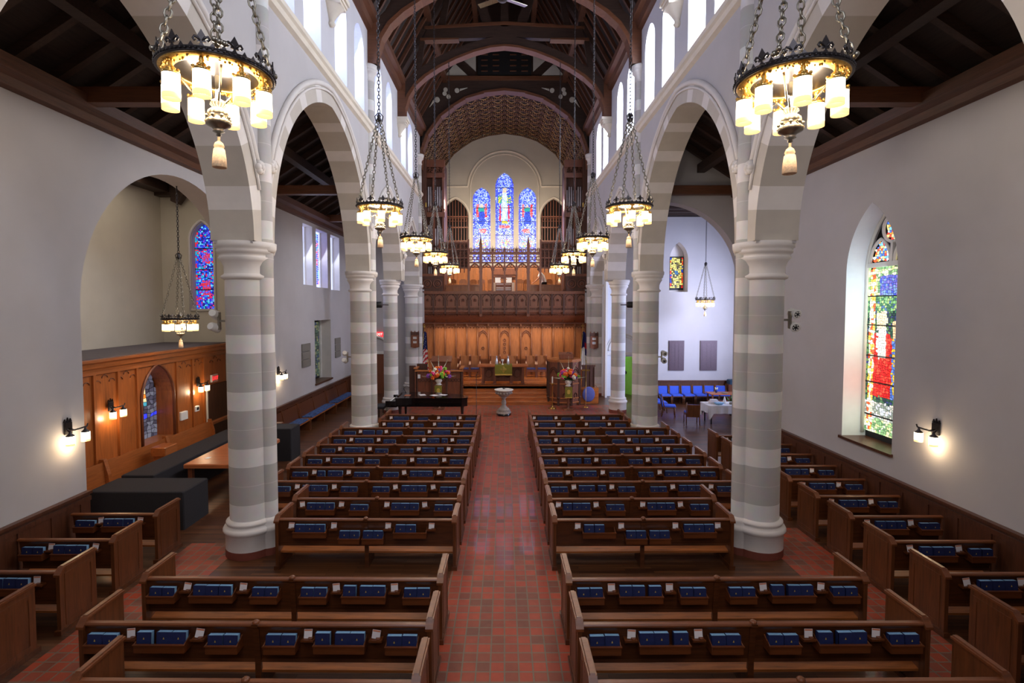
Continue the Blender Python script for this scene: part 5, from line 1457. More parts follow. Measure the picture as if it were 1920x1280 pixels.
b = MB(); b.prism(oct_, 2, .12, 2.1); b.prism([(x * .9, y * .9) for x, y in oct_], 2, 0, .12); b.build('body', 'carved', o)
b = MB(); b.prism([(x * 1.1, y * 1.1) for x, y in oct_], 2, 2.1, 2.17); b.prism([(x * 1.05, y * 1.05) for x, y in oct_], 2, 2.03, 2.1)
for z in (.12, .32, 1.0): b.prism([(x * 1.05, y * 1.05) for x, y in oct_], 2, z, z + .05)
b.build('moulded_bands', 'oak_h', o)
b = MB()
for x, y in oct_:
    b.box(x * 1.02 - .05, x * 1.02 + .05, y * 1.02 - .05, y * 1.02 + .05, 0, 2.05); b.ball((x * 1.03, y * 1.03, .36), .08, 0, 8)
for k in (4, 5, 6):
    a, c = Vector((*oct_[k], 0)), Vector((*oct_[(k + 1) % 8], 0)); m_ = (a + c) / 2 * 1.03; d = (c - a).normalized()
    for r_ in (.22, .15): b.tube([(m_.x + d.x * u, m_.y + d.y * u, z) for u, z in arch_pts(0, r_, 1.5, r_ * 1.4, 0, 12)], .018, 4)
    for q in range(4): b.tube([(m_.x + d.x * .09 * math.cos(j * PI / 4), m_.y + d.y * .09 * math.cos(j * PI / 4), .45 + q * .0 + .14 * math.sin(j * PI / 4)) for j in range(8)], .015, 4, closed=True)
b.build('carved_tracery', 'carved_d', o)
b = MB(); b.prism([(-.5, 2.17), (-.1, 2.42), (-.1, 2.48), (-.54, 2.2)], 0, -.26, .4); b.box(-.24, .38, -.5, -.45, 2.17, 2.4); b.build('book_rest', 'carved', o)
b = MB(); b.tube([(.5, .1, 2.17), (.45, -.1, 2.35), (.15, -.3, 2.5), (.1, -.4, 2.45)], .012, 5); b.build('gooseneck_lamp', 'iron', o)

# ------------------------------------------------------------------ font
o = thing('baptismal_font', 'grey stone pedestal font with wide white rimmed bowl in the centre aisle', 'font', (-.03, 21.9, 0))
b = MB(); b.lathe([(.3, 0), (.31, .02), (.31, .09), (.29, .1)], seg=8); b.build('dark_plinth', 'black', o)
b = MB(); b.lathe([(.31, .1), (.31, .17), (.26, .2), (.29, .22), (.2, .32), (.15, .36)], seg=8); b.lathe([(.15, .34), (.1, .42), (.085, .46), (.11, .52), (.095, .6), (.07, .68), (.065, .72), (.12, .74), (.12, .77), (.08, .79)], seg=16); b.build('carved_stem', 'fontstone', o)
b = MB(); b.lathe([(.08, .78), (.18, .82), (.3, .93), (.36, 1.05), (.38, 1.09), (.3, 1.05), (.0, 1.0)], seg=24)
for k in range(16): a = k * PI / 8; b.ball((.33 * math.cos(a), .33 * math.sin(a), .97), .05, 0, 6)
b.build('bowl', 'fontstone', o)
b = MB(); b.lathe([(.37, 1.07), (.41, 1.09), (.41, 1.11), (.32, 1.125), (.31, 1.1), (.28, 1.085), (.0, 1.08)], seg=24); b.build('rim_and_basin', 'marble', o)
b = MB(); b.ball((0, .18, 1.13), .05, 0, 8, .7); b.box(-.07, .07, .16, .2, 1.13, 1.145); b.build('black_ladle', 'black', o)

# ------------------------------------------------------------------ flower arrangements on pedestals
BLOOM = {}
def flowers(x, y, z, lb, seed):
    r = random.Random(seed)
    o = thing('flower_arrangement', lb, 'flowers', (x, y, z))
    b = MB(); b.lathe([(.1, 0), (.11, .02), (.06, .05), (.1, .1), (.13, .16), (.1, .2), (.11, .22), (.05, .2)], seg=18); b.build('white_urn', 'marble', o)
    b = MB()
    for k in range(46):
        a = r.uniform(0, 2 * PI); e = r.uniform(-.2, 1.2); L = r.uniform(.2, .46)
        d = Vector((math.cos(a) * math.cos(e), math.sin(a) * math.cos(e) * .6, math.sin(e)))
        p = Vector((0, 0, .24)); q = p + d * L; s_ = d.cross(Vector((0, 0, 1)));
        if s_.length < .01: s_ = Vector((1, 0, 0))
        s_ = s_.normalized() * .035; m_ = p + d * L * .6 + Vector((0, 0, .02))
        b.add([p, m_ + s_, q, m_ - s_], [(0, 1, 2, 3)]); b.tube([p, m_, q], .004, 3)
    b.build('leaves', 'leaf', o)
    for nm, mt, n in (('orange_bloom', 'petal_o', 17), ('pink_bloom', 'petal_p', 14), ('violet_bloom', 'petal_v', 9), ('white_bloom', 'petal_w', 8), ('green_bud', 'leaf2', 9)):
        if nm not in BLOOM:
            b = MB()
            for j in range(7): b.ball((.03 * math.cos(j * .9), .018 * math.sin(j * 2.1) - .01, .03 * math.sin(j * .9)), .026, 0, 5)
            b.ball((0, -.02, 0), .024, 0, 5); BLOOM[nm] = b.build(nm, mt, o); c0_ = BLOOM[nm]; fresh = True
        else: fresh = False
        for k in range(n):
            a = r.uniform(0, 2 * PI); e = r.uniform(-.1, 1.35); L = r.uniform(.14, .36)
            if k == 0 and fresh: q = BLOOM[nm]
            else: q = BLOOM[nm].copy(); C.objects.link(q); q.parent = o
            q.location = (math.cos(a) * math.cos(e) * L * 1.15, math.sin(a) * math.cos(e) * L * .7 - .04, .3 + math.sin(e) * L); q.rotation_euler = (0, r.uniform(0, 3), 0); f_ = r.uniform(1.0, 1.6); q.scale = (f_, f_, f_)
    b = MB()
    for (dx, dz, L) in ((0, 1, .82), (-.42, .9, .72), (.45, .9, .74), (-.95, .1, .6), (.95, .12, .62)):
        p0_ = Vector((0, 0, .25)); d = Vector((dx, -.05, dz)).normalized()
        b.tube([p0_, p0_ + d * L], [.012, .004], 5, 1)
        for j in range(9):
            f_ = .45 + .55 * j / 8; b.ball(p0_ + d * L * f_, .034 * (1.25 - f_), 0, 5)
    b.build('gladioli_spikes', ['petal_w', 'leaf'], o)
    o.scale = (1.25, 1.25, 1.25)
    return o
for x, y, z, lb, sd, hgt in ((2.87, 23.15, 1.06, 'bright orange and pink flower arrangement in front of the pulpit', 5, 1.04), (-2.98, 23.3, 1.1, 'bright flower arrangement behind the piano, before the reading desk', 8, 1.08)):
    side = 'pulpit' if x > 0 else 'reading desk'
    o = thing('flower_pedestal', 'dark wooden flower pedestal standing before the %s' % side, 'pedestal', (x, y, 0))
    b = MB(); b.bbox(-.24, .24, -.2, .2, 0, .06, .02); b.build('base', 'carved', o); b = MB(); b.lathe([(.08, .05), (.06, .1), (.05, .5), (.07, hgt - .05)], seg=12); b.build('shaft', 'carved', o); b = MB(); b.bbox(-.17, .17, -.15, .15, hgt - .04, hgt + .015, .01); b.build('top', 'carved', o)
    b = MB()
    for q in (-1, 1): b.tube([(0, 0, hgt - .1), (q * .15, 0, hgt - .13), (q * .2, 0, hgt), (q * .26, 0, hgt + .04)], .01, 5)
    b.build('wrought_arms', 'iron', o)
    o = thing('green_banner', 'narrow green banner with gold emblem hanging from the pedestal before the %s' % side, 'banner', (x, y - .17, hgt))
    b = MB(); b.box(-.16, .16, -.01, 0, -.46, .0); b.build('cloth', 'green', o); b = MB(); b.box(-.16, .16, -.012, .0, -.49, -.46); b.box(-.05, .05, -.014, -.01, -.3, -.14); b.tube([(.08 * math.cos(j * PI / 4), -.014, -.22 + .1 * math.sin(j * PI / 4)) for j in range(8)], .01, 4, closed=True); b.build('gold_emblem', 'goldcloth', o)
    flowers(x, y, hgt + .02, lb, sd)

o = thing('paschal_candle_stand', 'tall brass candle stand with white candle left of the pulpit flowers', 'candle stand', (2.17, 23.3, 0))
b = MB(); b.lathe([(.14, 0), (.15, .02), (.06, .06), (.04, .1), (.03, .14), (.02, .2), (.022, .55), (.035, .57), (.02, .6), (.02, 1.05), (.05, 1.1), (.11, 1.14), (.1, 1.16), (.03, 1.17)], seg=16)
for k in range(3): a = k * 2.09 + .5; b.tube([(.1 * math.cos(a), .1 * math.sin(a), .05), (.2 * math.cos(a), .2 * math.sin(a), .02)], .015, 5)
b.build('stand', 'brass', o); b = MB(); b.lathe([(.03, 1.16), (.03, 1.45), (.01, 1.47)], seg=12); b.build('candle', 'white', o)
o = thing('microphone_stand', 'thin black upright microphone stand left of the font', 'microphone stand', (-1.18, 21.5, 0))
b = MB(); b.lathe([(.14, 0), (.14, .02), (.012, .03), (.012, 1.78)], seg=12); b.build('pole', 'darkplastic', o); b = MB(); b.lathe([(.012, 1.74), (.02, 1.76), (.02, 1.82)], seg=10); b.build('microphone', 'iron', o)

# processional cross and framed screen right of the pulpit
o = thing('processional_cross', 'thin brass processional cross standing right of the pulpit', 'cross', (3.75, 23.7, 0))
b = MB(); b.lathe([(.14, 0), (.14, .02), (.012, .04), (.012, 1.45)], seg=12); b.build('staff', 'brass', o); b = MB(); b.box(-.02, .02, -.01, .01, 1.4, 1.95); b.box(-.18, .18, -.01, .01, 1.68, 1.74); b.build('cross_head', 'brass', o)
o = thing('side_screen', 'narrow dark oak side screen with blue round basket at its foot', 'screen', (4.0, 24.9, 0))
b = MB(); b.box(-.25, .35, 0, .05, 0, 1.78)
for k in range(4): b.box(-.25 + k * .19 - .0, -.22 + k * .19, -.03, 0, .5, 1.7)
b.box(-.28, .38, -.04, .06, 1.74, 1.82); b.build('panelled_screen', 'carved_d', o)
o = thing('blue_wheel', 'round blue spoked disc propped against the side screen', 'disc', (4.0, 24.5, .05))
b = MB(); T = Matrix.Translation((0, 0, .42)) @ Matrix.Rotation(PI / 2 + .1, 4, 'X')
b.lathe([(.0, .0), (.28, .0), (.3, .03), (.27, .05), (.0, .03)], seg=24, T=T, sy=1.25); b.build('disc', plain('dusty_blue', (92, 100, 170), .7), o); b = MB()
for k in range(8): a = k * PI / 4; b.tube([(0, 0, -.01), (.26 * math.cos(a), .32 * math.sin(a), -.01)], .01, 4, 0, T)
b.build('spokes', 'darkplastic', o)

# flags
def flag(x, y, kind, lb):
    o = thing('flag_and_pole', lb, 'flag', (x, y, .75))
    b = MB(); b.lathe([(.12, 0), (.13, .02), (.03, .05), (.015, .07), (.015, 2.75)], seg=12)
    if kind: b.box(-.015, .015, -.01, .01, 2.75, 2.98); b.box(-.08, .08, -.01, .01, 2.86, 2.9)
    else: b.ball((0, 0, 2.8), .05); b.prism([(-.07, 2.84), (.07, 2.84), (0, 3.0)], 1, -.01, .01)
    b.build('pole_and_finial', 'brass', o)
    b = MB(); nz, nx = 26, 14
    def P(i, j):
        f = j / nz; w_ = .10 + .10 * f; u = (i / nx - .5) * 2
        return (.04 + u * w_, -.06 + .05 * math.cos(u * 9 + f) , 2.6 - 1.95 * f - .12 * abs(u))
    for i in range(nx):
        for j in range(nz):
            f = j / nz; u = i / nx
            if kind: mi = 0 if f < .42 or (u > .7 and f < .6) else 2
            else: mi = 0 if (f < .46) else (1 if int((f - .46) * 15 + u * 3) % 2 else 2)
            if kind and .25 < f < .42 and u > .6: mi = 1
            b.add([P(i, j), P(i + 1, j), P(i + 1, j + 1), P(i, j + 1)], [(0, 1, 2, 3)], mi, True)
    if not kind:
        for k in range(9): b.ball((.04 + [-.06, .04, .0][k % 3], -.12, 2.4 - k * .085), .016, 2, 4)
    b.build('draped_cloth', ['flagblue', 'flagred', 'white'], o)
    b = MB(); b.tube([(-.02, -.08, 2.5), (-.1, -.1, 1.6), (-.14, -.08, .8)], .016, 5); b.tube([(.16, -.1, 1.1), (.24, -.1, .7)], .016, 5); b.build('gold_fringe', 'goldcloth', o)
flag(-4.22, 27.2, 0, 'furled stars and stripes flag on a pole left of the oak screen')
flag(4.12, 27.2, 1, 'furled white and navy flag with red cross right of the oak screen')
# hymn boards
for x, z, txt, sd in ((-4.63, 2.55, ('420', '392'), 'left'), (4.63, 2.5, ('470', '446'), 'right')):
    o = thing('hymn_board', 'oak hymn board with white numbers on the column %s of the chancel' % sd, 'hymn board', (x, 26.68, z))
    b = MB(); b.box(-.22, .22, 0, .05, 0, .78)
    for q in (-.18, 0, .18): b.prism([(q - .035, .78), (q + .035, .78), (q, .86)], 1, .0, .04)
    b.prism([(-.22, 0), (.22, 0), (0, -.06)], 1, 0, .04); b.build('board', 'carved', o)
    b = MB(); b.box(-.22, .22, -.015, 0, .62, .78); b.box(-.22, -.19, -.015, 0, 0, .7); b.box(.19, .22, -.015, 0, 0, .7); b.build('frame', 'carved_d', o)
    for k, t_ in enumerate(txt):
        b = MB(); b.box(-.09, .09, -.012, -.004, .42 - k * .22, .53 - k * .22); c = b.build('number_card', 'white', o)
        textmesh(t_, .11, 'number', 'darkplastic', c, Matrix.Translation((0, -.014, .475 - k * .22)) @ Matrix.Rotation(PI / 2, 4, 'X'), .001)
for s, sd in ((-1, 'left'), (1, 'right')):
    tag((lambda b: b.build('pale_board', 'plaster'))(MB().box(s * 4.34 - .09, s * 4.34 + .09, 27.36, 27.42, 3.78, 5.55)), 'tall pale board fixed upright beside the %s end of the gallery' % sd, 'board')

# ------------------------------------------------------------------ grand piano and bench
o = thing('grand_piano', 'long black grand piano with lid down before the reading desk', 'piano', (-2.92, 21.33, 0))
out = [(-1.45, -.75), (1.2, -.75), (1.42, -.6), (1.42, -.25), (1.1, .1), (.55, .35), (.1, .62), (-.5, .78), (-1.45, .78)]
b = MB(); b.prism(out, 2, .62, .93); b.build('case', 'black', o)
b = MB(); b.prism([(x * 1.015, y * 1.02) for x, y in out], 2, .93, .97); b.build('lid', 'black', o)
b = MB(); b.box(-1.85, -1.42, -.7, .74, .6, .74); b.box(-1.85, -1.4, -.78, -.7, .6, .85); b.box(-1.85, -1.4, .74, .82, .6, .85); b.build('key_bed', 'black', o)
b = MB(); b.box(-1.8, -1.62, -.62, .62, .74, .76); kb = b.build('keyboard', 'white', o)
b = MB()
for k in range(18): b.box(-1.72, -1.62, -.6 + k * .068, -.575 + k * .068, .76, .775)
b.build('black_keys', 'black', kb)
for x, y in ((-1.3, -.6), (-1.3, .6), (1.2, -.45)):
    b = MB(); b.lathe([(.035, .06), (.045, .1), (.06, .45), (.08, .62)], (x, y, 0), 10); b.lathe([(.03, 0), (.035, .03), (.02, .06)], (x, y, 0), 8); b.build('leg', 'black', o)
b = MB(); b.box(-1.35, -1.3, -.4, .4, .97, 1.15, 0, Matrix.Rotation(-.1, 4, 'Y')); b.build('music_desk', 'black', o)
b = MB(); b.tube([(-1.2, .2, 1.0), (-1.3, .2, 1.2), (-1.2, .2, 1.32), (-1.05, .2, 1.25)], .012, 5); b.build('reading_lamp', 'iron', o)
for k in range(4):
    p = thing('loose_sheet_music', 'loose sheet music on the piano lid, %s from the left' % ['first', 'second', 'third', 'fourth'][k], 'sheet music', (-4.0 + [.0, .6, 1.1, 1.45][k], 21.2 + .1 * (k % 2), .975)); b = MB(); b.box(-.12, .12, -.15, .15, 0, .006, 0, Matrix.Rotation(.4 * k, 4, 'Z')); b.build('sheets', ['table', 'paper', 'paper', 'paper'][k], p)
o = thing('piano_bench', 'dark padded piano bench at the keyboard end', 'bench', (-5.1, 21.2, 0)); b = MB(); b.bbox(-.22, .22, -.4, .4, .48, .58, .03); b.build('padded_seat', 'blackcloth', o)
for x in (-.17, .17):
    for y in (-.33, .33): b = MB(); b.box(x - .02, x + .02, y - .02, y + .02, 0, .48); b.build('leg', 'black', o)
# ------------------------------------------------------------------ right transept furniture
def blue_chair():
    o = thing('upholstered_chair', 'x', 'chair', group='blue wooden framed chairs')
    T = Matrix.Rotation(.12, 4, 'X')
    b = MB(); b.bbox(-.24, .24, -.27, .2, .4, .47, .02); b.build('seat_cushion', 'blue', o)
    b = MB(); b.bbox(-.23, .23, .1, .15, .46, .86, .02, 0, Matrix.Translation((0, .07, -.02)) @ Matrix.Rotation(-.16, 4, 'X')); b.build('back_cushion', 'blue', o)
    b = MB(); b.box(-.24, .24, .155, .18, .36, .87, 0, Matrix.Translation((0, .07, -.02)) @ Matrix.Rotation(-.16, 4, 'X')); b.box(-.25, .25, -.25, .22, .36, .4); b.build('wooden_back', 'chairwood', o)
    for x in (-.25, .25):
        b = MB(); b.tube([(x, -.24, .0), (x, -.22, .42)], .02, 5); b.build('leg', 'chairwood', o)
        b = MB(); b.tube([(x, .3, .0), (x, .2, .42), (x, .3, .88)], .021, 5); b.build('leg', 'chairwood', o)
    return o
bc = blue_chair()
CH = [(7.65, 24.55, 0, 'leftmost of the six blue chairs along the far transept wall'), (8.2, 24.55, 0, 'second of the six blue chairs along the far transept wall'), (8.77, 24.55, 0, 'third of the six blue chairs along the far transept wall'),
      (9.33, 24.55, 0, 'fourth of the six blue chairs along the far transept wall'), (9.9, 24.6, 0, 'fifth blue chair along the far wall, partly behind the coffee table'), (10.45, 24.6, 0, 'rightmost of the six blue chairs along the far transept wall'),
      (6.75, 23.3, PI / 2, 'farthest blue chair of the side row facing right'), (6.85, 22.6, PI / 2 - .1, 'middle blue chair of the side row facing right'), (6.98, 21.8, PI / 2 - .25, 'nearest blue chair of the side row facing right, seat turned to view'),
      (7.42, 20.35, PI - .15, 'blue chair with its wooden back to the camera beside the white table')]
for i, (x, y, rz, lb) in enumerate(CH):
    o = bc if i == 0 else copy_tree(bc); o.location = (x, y, 0); o.rotation_euler = (0, 0, rz); o['label'] = lb
o = thing('coffee_table', 'low orange oak table before the far blue chairs', 'table', (9.95, 23.5, 0)); b = MB(); b.bbox(-.65, .65, -.35, .35, .66, .7, .01); b.build('tabletop', 'table', o)
for x in (-.55, .55):
    for y in (-.27, .27): b = MB(); b.box(x - .03, x + .03, y - .03, y + .03, 0, .66); b.build('leg', 'carved', o)
b = MB(); b.box(-.55, .55, -.03, .03, .3, .36); b.build('stretcher', 'carved', o)
o = thing('flower_vase', 'small vase of pale flowers on the low oak table', 'vase', (9.7, 23.55, .7)); b = MB(); b.lathe([(.04, 0), (.05, .06), (.02, .12)], seg=12); b.build('vase', 'darkblue', o)
b = MB(); [b.ball((.05 * math.cos(k * 1.2), .05 * math.sin(k * 1.2), .16 + .03 * (k % 3)), .025, 0, 5) for k in range(8)]; b.build('blooms', 'petal_w', o)
o = thing('serving_plate', 'dark oval plate on the low oak table', 'plate', (10.0, 23.35, .7)); b = MB(); b.lathe([(.08, 0), (.15, .02), (.14, .03), (.0, .01)], seg=20); b.build('plate', 'slate', o)
o = thing('bookshelf_unit', 'dark cabinet standing at the right of the transept wall', 'cabinet', (11.75, 24.85, 0)); b = MB(); b.bbox(-.3, .3, -.2, .2, 0, 1.35, .02); b.build('carcass', 'darkplastic', o)
o = thing('lounge_chair', 'teal cushioned wooden chair in the far transept corner', 'chair', (11.05, 24.9, 0)); b = MB(); b.box(-.28, .28, -.2, .2, 0, .9); b.build('wooden_frame', 'carved', o); b = MB(); b.bbox(-.25, .3, -.24, .15, .9, 1.12, .03); b.build('teal_cushion', plain('teal_cloth', (44, 70, 92), .8), o)
# table with white cloth
o = thing('cloth_covered_table', 'folding table behind the nearest right column', 'table', (8.95, 20.55, 0)); b = MB(); b.box(-.9, .9, -.4, .4, .7, .74); b.build('tabletop', 'white', o)
for x in (-.8, .8):
    for y in (-.33, .33): b = MB(); b.box(x - .02, x + .02, y - .02, y + .02, 0, .7); b.build('leg', 'darkplastic', o)
b = MB(); n = 40
per = [(-.95, -.45), (.95, -.45), (.95, .45), (-.95, .45)]
b.quad(*[(x, y, .752) for x, y in per])
pts = []
for k in range(4):
    a, c = per[k], per[(k + 1) % 4]
    for j in range(n // 4 * (2 if k % 2 == 0 else 1)): f = j / (n // 4 * (2 if k % 2 == 0 else 1)); pts.append((a[0] + (c[0] - a[0]) * f, a[1] + (c[1] - a[1]) * f))
N = len(pts)
for i in range(N):
    for j in range(4):
        def Q(i_, j_):
            x, y = pts[i_ % N]; f = j_ / 4; w_ = .035 * f * math.sin(i_ * 1.7); cz = .22 if min(abs(abs(x) - .95) + abs(abs(y) - .45), 1) < .1 else 0
            d = Vector((x, y, 0)).normalized(); return (x + d.x * w_, y + d.y * w_, .752 - f * (.32 + cz))
        b.add([Q(i, j), Q(i + 1, j), Q(i + 1, j + 1), Q(i, j + 1)], [(0, 1, 2, 3)], 0, True)
tb = b.build('tablecloth', 'whitecloth', None, (8.95, 20.55, 0)); tag(tb, 'white linen tablecloth with hanging corners on the table behind the nearest right column', 'tablecloth')
for nm, ct, x, y, pr, mt, lb in (('paper_stack', 'papers', 8.4, 20.6, None, 'paper', 'stack of white papers at the left end of the white tablecloth'), ('glass_dish', 'dish', 8.5, 20.35, [(.12, 0), (.2, .07), (.19, .08), (.0, .02)], 'pages', 'pale glass dish on the front of the white tablecloth'),
                         ('folded_napkin', 'napkin', 8.8, 20.55, [(.1, 0), (.06, .1), (.02, .26), (.0, .3)], 'white', 'peaked white folded napkin standing on the white tablecloth'), ('small_jar', 'jar', 9.0, 20.4, [(.07, 0), (.08, .06), (.05, .09), (.0, .1)], 'slate', 'small grey jar right of the folded napkin')):
    o = thing(nm, lb, ct, (x, y, .754)); b = MB()
    if pr: b.lathe(pr, seg=14)
    else: b.box(-.18, .18, -.12, .12, 0, .1); b.box(-.14, .12, -.1, .1, .1, .16)
    b.build('body', mt, o)
o = thing('potted_plant', 'leafy green potted plant right of the low oak table', 'plant', (9.75, 21.9, 0)); b = MB(); b.lathe([(.14, 0), (.18, .3), (.16, .3)], seg=14); b.build('pot', 'darkplastic', o)
b = MB(); r = random.Random(4)
for k in range(60):
    a = r.uniform(0, 6.28); e = r.uniform(.1, 1.4); L = r.uniform(.3, .65); d = Vector((math.cos(a) * math.cos(e), math.sin(a) * math.cos(e), math.sin(e))); p = Vector((0, 0, .3)); q = p + d * L; s_ = Vector((-math.sin(a), math.cos(a), 0)) * .05; m_ = p + d * L * .7
    b.add([p, m_ + s_, q, m_ - s_], [(0, 1, 2, 3)])
b.build('foliage', 'leaf', o)

# ------------------------------------------------------------------ left aisle benches along the wall
def wall_bench(y0, y1, lb):
    L = (y1 - y0) / 2
    o = thing('wall_bench', lb, 'bench', (-7.55, (y0 + y1) / 2, 0), 0, 'oak benches on the left aisle wall')
    b = MB(); b.prism([(-.2, .42), (-.24, .95), (-.2, .97), (-.12, .42)], 1, -L, L); b.build('backrest', 'pew', o)
    b = MB(); b.box(-.18, .28, -L, L, .38, .42); b.build('seat', 'seat', o)
    b = MB(); b.bbox(-.14, .26, -L + .15, L - .1, .425, .47, .015); b.build('patterned_cushion', 'cushion', o)
    for q in (-L, 0, L):
        b = MB(); b.prism([(-.24, .0), (.26, 0), (.28, .36), (-.14, .4), (-.1, .5), (-.2, 1.0), (-.26, 1.0)], 1, q - .025, q + .025); b.build('bench_support', 'pew_end', o)
    return o
wall_bench(16.5, 19.2, 'oak wall bench with patterned blue cushion, nearest in the left aisle')
wall_bench(19.3, 22.2, 'oak wall bench with patterned blue cushion, middle of the left aisle')
wall_bench(22.3, 25.2, 'oak wall bench with patterned blue cushion, farthest along the left aisle')
o = thing('bench_end_box', 'plain oak box end against the near end of the wall benches', 'box', (-7.35, 16.25, 0)); b = MB(); b.bbox(-.45, .3, -.08, .12, 0, .95, .01); b.build('panel', 'pew_end', o)
b = MB()
for k in range(5): b.ball((-7.3 + .1 * (k % 2), 16.75 + k * .07, .53), .15, 0, 10, .55)
tag(b.build('draped_coat', 'blackcloth'), 'dark crumpled coat on the near end of the wall bench', 'coat')
b = MB(); b.bbox(-7.35, -6.38, 15.3, 16.0, 0, .98, .02); tag(b.build('draped_box', 'blackcloth'), 'black cloth covered box right of the nearest left column', 'box')
# ------------------------------------------------------------------ left alcove
o = thing('draped_platform', 'low black draped platform at the front of the left alcove', 'platform', (-7.62, 10.95, 0)); b = MB(); b.bbox(-1.0, 1.0, -.45, .45, 0, .8, .02)
b.build('black_cover', 'blackcloth', o)
o = thing('draped_platform', 'long black draped platform running along the alcove pews', 'platform', (-8.25, 13.7, 0)); b = MB(); b.bbox(-.4, .35, -2.2, 2.2, 0, .82, .02); b.build('black_cover', 'blackcloth', o)
o = thing('oak_table', 'large plain oak table partly behind the nearest left column', 'table', (-7.15, 13.3, 0)); b = MB(); b.bbox(-.5, .75, -1.15, 1.3, .77, .87, .02); b.build('tabletop', 'table', o)
for x in (-.4, .6):
    for y in (-1.0, 1.15): b = MB(); b.box(x - .05, x + .05, y - .05, y + .05, 0, .77); b.build('leg', 'carved', o)
b = MB(); b.box(-7.4, -7.3, 12.6, 12.75, .872, .876); tag(b.build('note_card', 'paper'), 'small white note lying on the large oak table', 'note')
o = thing('magenta_chair', 'magenta seated chair tucked under the large oak table', 'chair', (-6.45, 12.6, 0)); b = MB(); b.bbox(-.25, .25, -.25, .25, .42, .55, .03); b.build('padded_seat', 'magenta', o)
for x in (-.2, .2):
    for y in (-.2, .2): b = MB(); b.tube([(x, y, 0), (x * .9, y * .9, .42)], .018, 5); b.build('leg', 'chairwood', o)
def alcove_pew(y0, y1, lb):
    L = (y1 - y0) / 2
    o = thing('alcove_pew', lb, 'pew', (-9.1, (y0 + y1) / 2, 0), 0, 'oak pews before the partition')
    b = MB(); b.prism([(-.25, .4), (-.3, .98), (-.24, 1.0), (-.18, .4)], 1, -L, L); b.build('backrest', 'alcove_h', o)
    b = MB(); b.box(-.22, .24, -L, L, .4, .44); b.build('seat', 'alcove_h', o)
    for q in (-L, L): b = MB(); b.prism([(-.3, 0), (.25, 0), (.26, .42), (-.1, .46), (-.12, .7), (-.22, 1.06), (-.32, 1.06)], 1, q - .025, q + .025); b.build('curved_end', 'alcove_h', o)
alcove_pew(9.8, 11.9, 'oak pew before the partition, nearest of the alcove pews'); alcove_pew(11.95, 14.1, 'oak pew below the niche window, middle of the alcove pews'); alcove_pew(14.15, 16.3, 'oak pew before the partition, farthest of the alcove pews')
o = thing('pew_end_block', 'short oak pew end standing below the niche window', 'pew end', (-8.85, 13.3, 0)); b = MB(); b.bbox(-.2, .2, -.25, .25, .8, 1.02, .02); b.box(-.15, .15, -.2, .2, 0, .8); b.build('block', 'alcove_h', o)
# ------------------------------------------------------------------ camera
cam = bpy.data.cameras.new('camera'); co = bpy.data.objects.new('camera', cam); C.objects.link(co)
cam.sensor_width = 36; cam.lens = 970 / 1920 * 36
co.location = (0, 0, 4.6); co.rotation_euler = (math.radians(90 - 2.54), 0, 0)
cam.shift_x = 14 / 1920; cam.shift_y = -21 / 1920
cam.clip_end = 200
sc.camera = co

# ------------------------------------------------------------------ light
def area(name, loc, target, sx, sy, power, col, spread=PI):
    l = bpy.data.lights.new(name, 'AREA'); l.shape = 'RECTANGLE'; l.size = sx; l.size_y = sy
    l.energy = power; l.color = col; l.spread = spread
    o = bpy.data.objects.new(name, l); C.objects.link(o); o.location = loc
    o.rotation_euler = (Vector(target) - Vector(loc)).to_track_quat('-Z', 'Y').to_euler(); return o
def point(name, loc, power, col, r=.2):
    l = bpy.data.lights.new(name, 'POINT'); l.energy = power; l.color = col; l.shadow_soft_size = r
    o = bpy.data.objects.new(name, l); C.objects.link(o); o.location = loc; return o
WARM = (1.0, .84, .66)
for loc in CHAND: point('chandelier_light', (loc[0], loc[1], loc[2] - .12), 95 if abs(loc[0]) < 3 else 34, WARM, .3)
for loc in SCONCE: point('sconce_light', loc, 6, (1, .74, .45), .05)
area('rear_fill_light', (0, -2.7, 8.5), (0, 12, 3), 6, 7, 330, (.84, .89, 1.0))  # added fill behind the camera; the rear wall has no window
for c, h in CLER:
    area('clerestory_daylight_left', (-5.06, c, 11.9), (0, c, 9.5), .9, 2.2, 26, (.72, .78, 1.0))
    area('clerestory_daylight_right', (5.06, c, 11.9), (0, c, 9.5), .9, 2.2, 75, (.82, .88, 1.0))
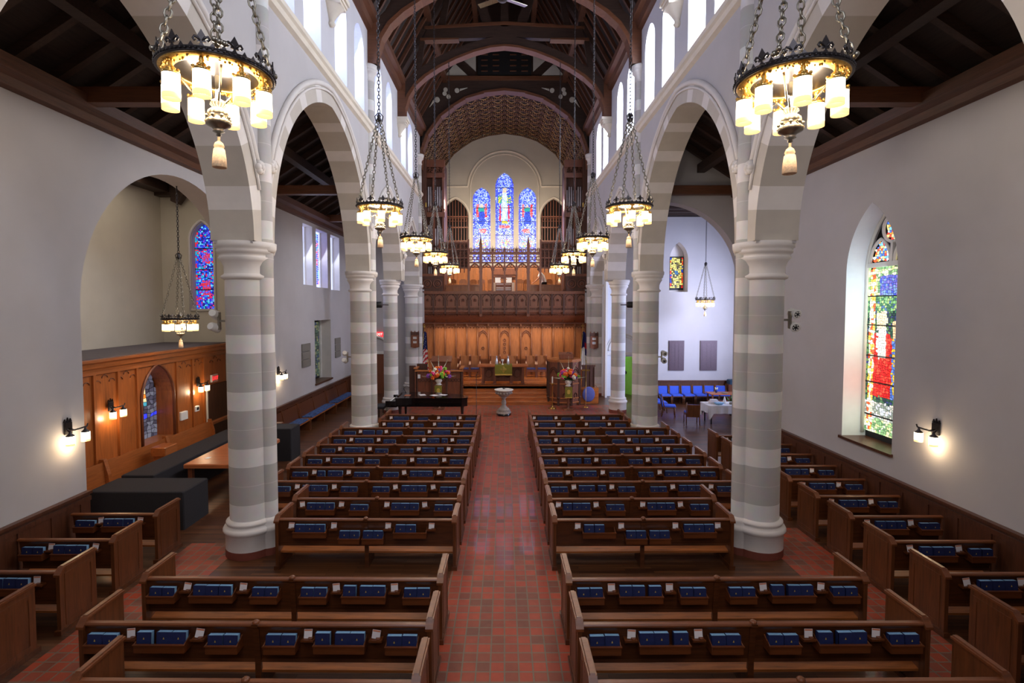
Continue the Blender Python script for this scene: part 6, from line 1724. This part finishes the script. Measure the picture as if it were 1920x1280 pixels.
area('transept_window_light', (12.4, 20.4, 4.6), (7.5, 25.0, 3.8), 3, 5, 360, (.62, .69, 1.0), math.radians(100))
for c, w_ in ((20.9, .8), (22.5, 1.2), (24.25, 1.0)): area('aisle_window_light_left', (-8.2, c, 6.7), (-5, c, 5), w_ * 1.1, 2.3, 16, (.76, .84, 1.0))
for z_, h_, p_, c_ in ((5.0, 1.0, 9, (.75, .92, 1.0)), (4.0, 1.1, 8, (.82, 1.0, .72)), (2.9, .7, 4, (1.0, .35, .25)), (2.1, .6, 4, (.8, 1.0, .75))):
    area('stained_window_light', (8.3, 11.3, z_), (7.9, 11.75, z_), 1.2, h_, p_, c_)
for x_, h_ in ((-1.52, 4.2), (0, 5.2), (1.52, 4.2)): area('chancel_window_light', (x_, 34.4, 7.7 + h_ / 2), (x_, 28, 7.7 + h_ / 2 - 1.5), 1.0, h_, 20, (.5, .52, 1.0))
for x_ in (-3.1, 3.1): point('gallery_fill', (x_, 29.6, 10.4), 60, (1, .86, .7), .3)  # added points that lift the dark gallery and ceiling, no lamps hang here
area('panelling_fill', (0, 29.6, 9.6), (0, 33.5, 5.5), 5, .6, 330, (1, .84, .64))  # added light to brighten the choir panelling, unseen from the nave
area('under_gallery_lamp', (0, 27.7, 3.9), (0, 28.3, 1.3), 7.5, .2, 48, (1, .78, .54), math.radians(100))
for s in (-1, 1):
    area('aisle_fill', (s * 6.5, 6, 8.1), (s * 6.5, 6, 0), 1.6, 8, 28, (1, .9, .8))  # broad soft light under the aisle roof, with no fitting
area('alcove_fill', (-10, 13.5, 8.6), (-10, 13.5, 0), 2, 5, 45, (1, .88, .72))  # broad soft light at the alcove ceiling, with no fitting
point('passage_fill', (6.4, 28, 2.6), 30, (.95, 1, .9), .2)  # added light that brightens the lime door and passage walls
w = bpy.data.worlds.new('world'); sc.world = w; w.use_nodes = True
w.node_tree.nodes['Background'].inputs[0].default_value = (.5, .6, .9, 1); w.node_tree.nodes['Background'].inputs[1].default_value = .3
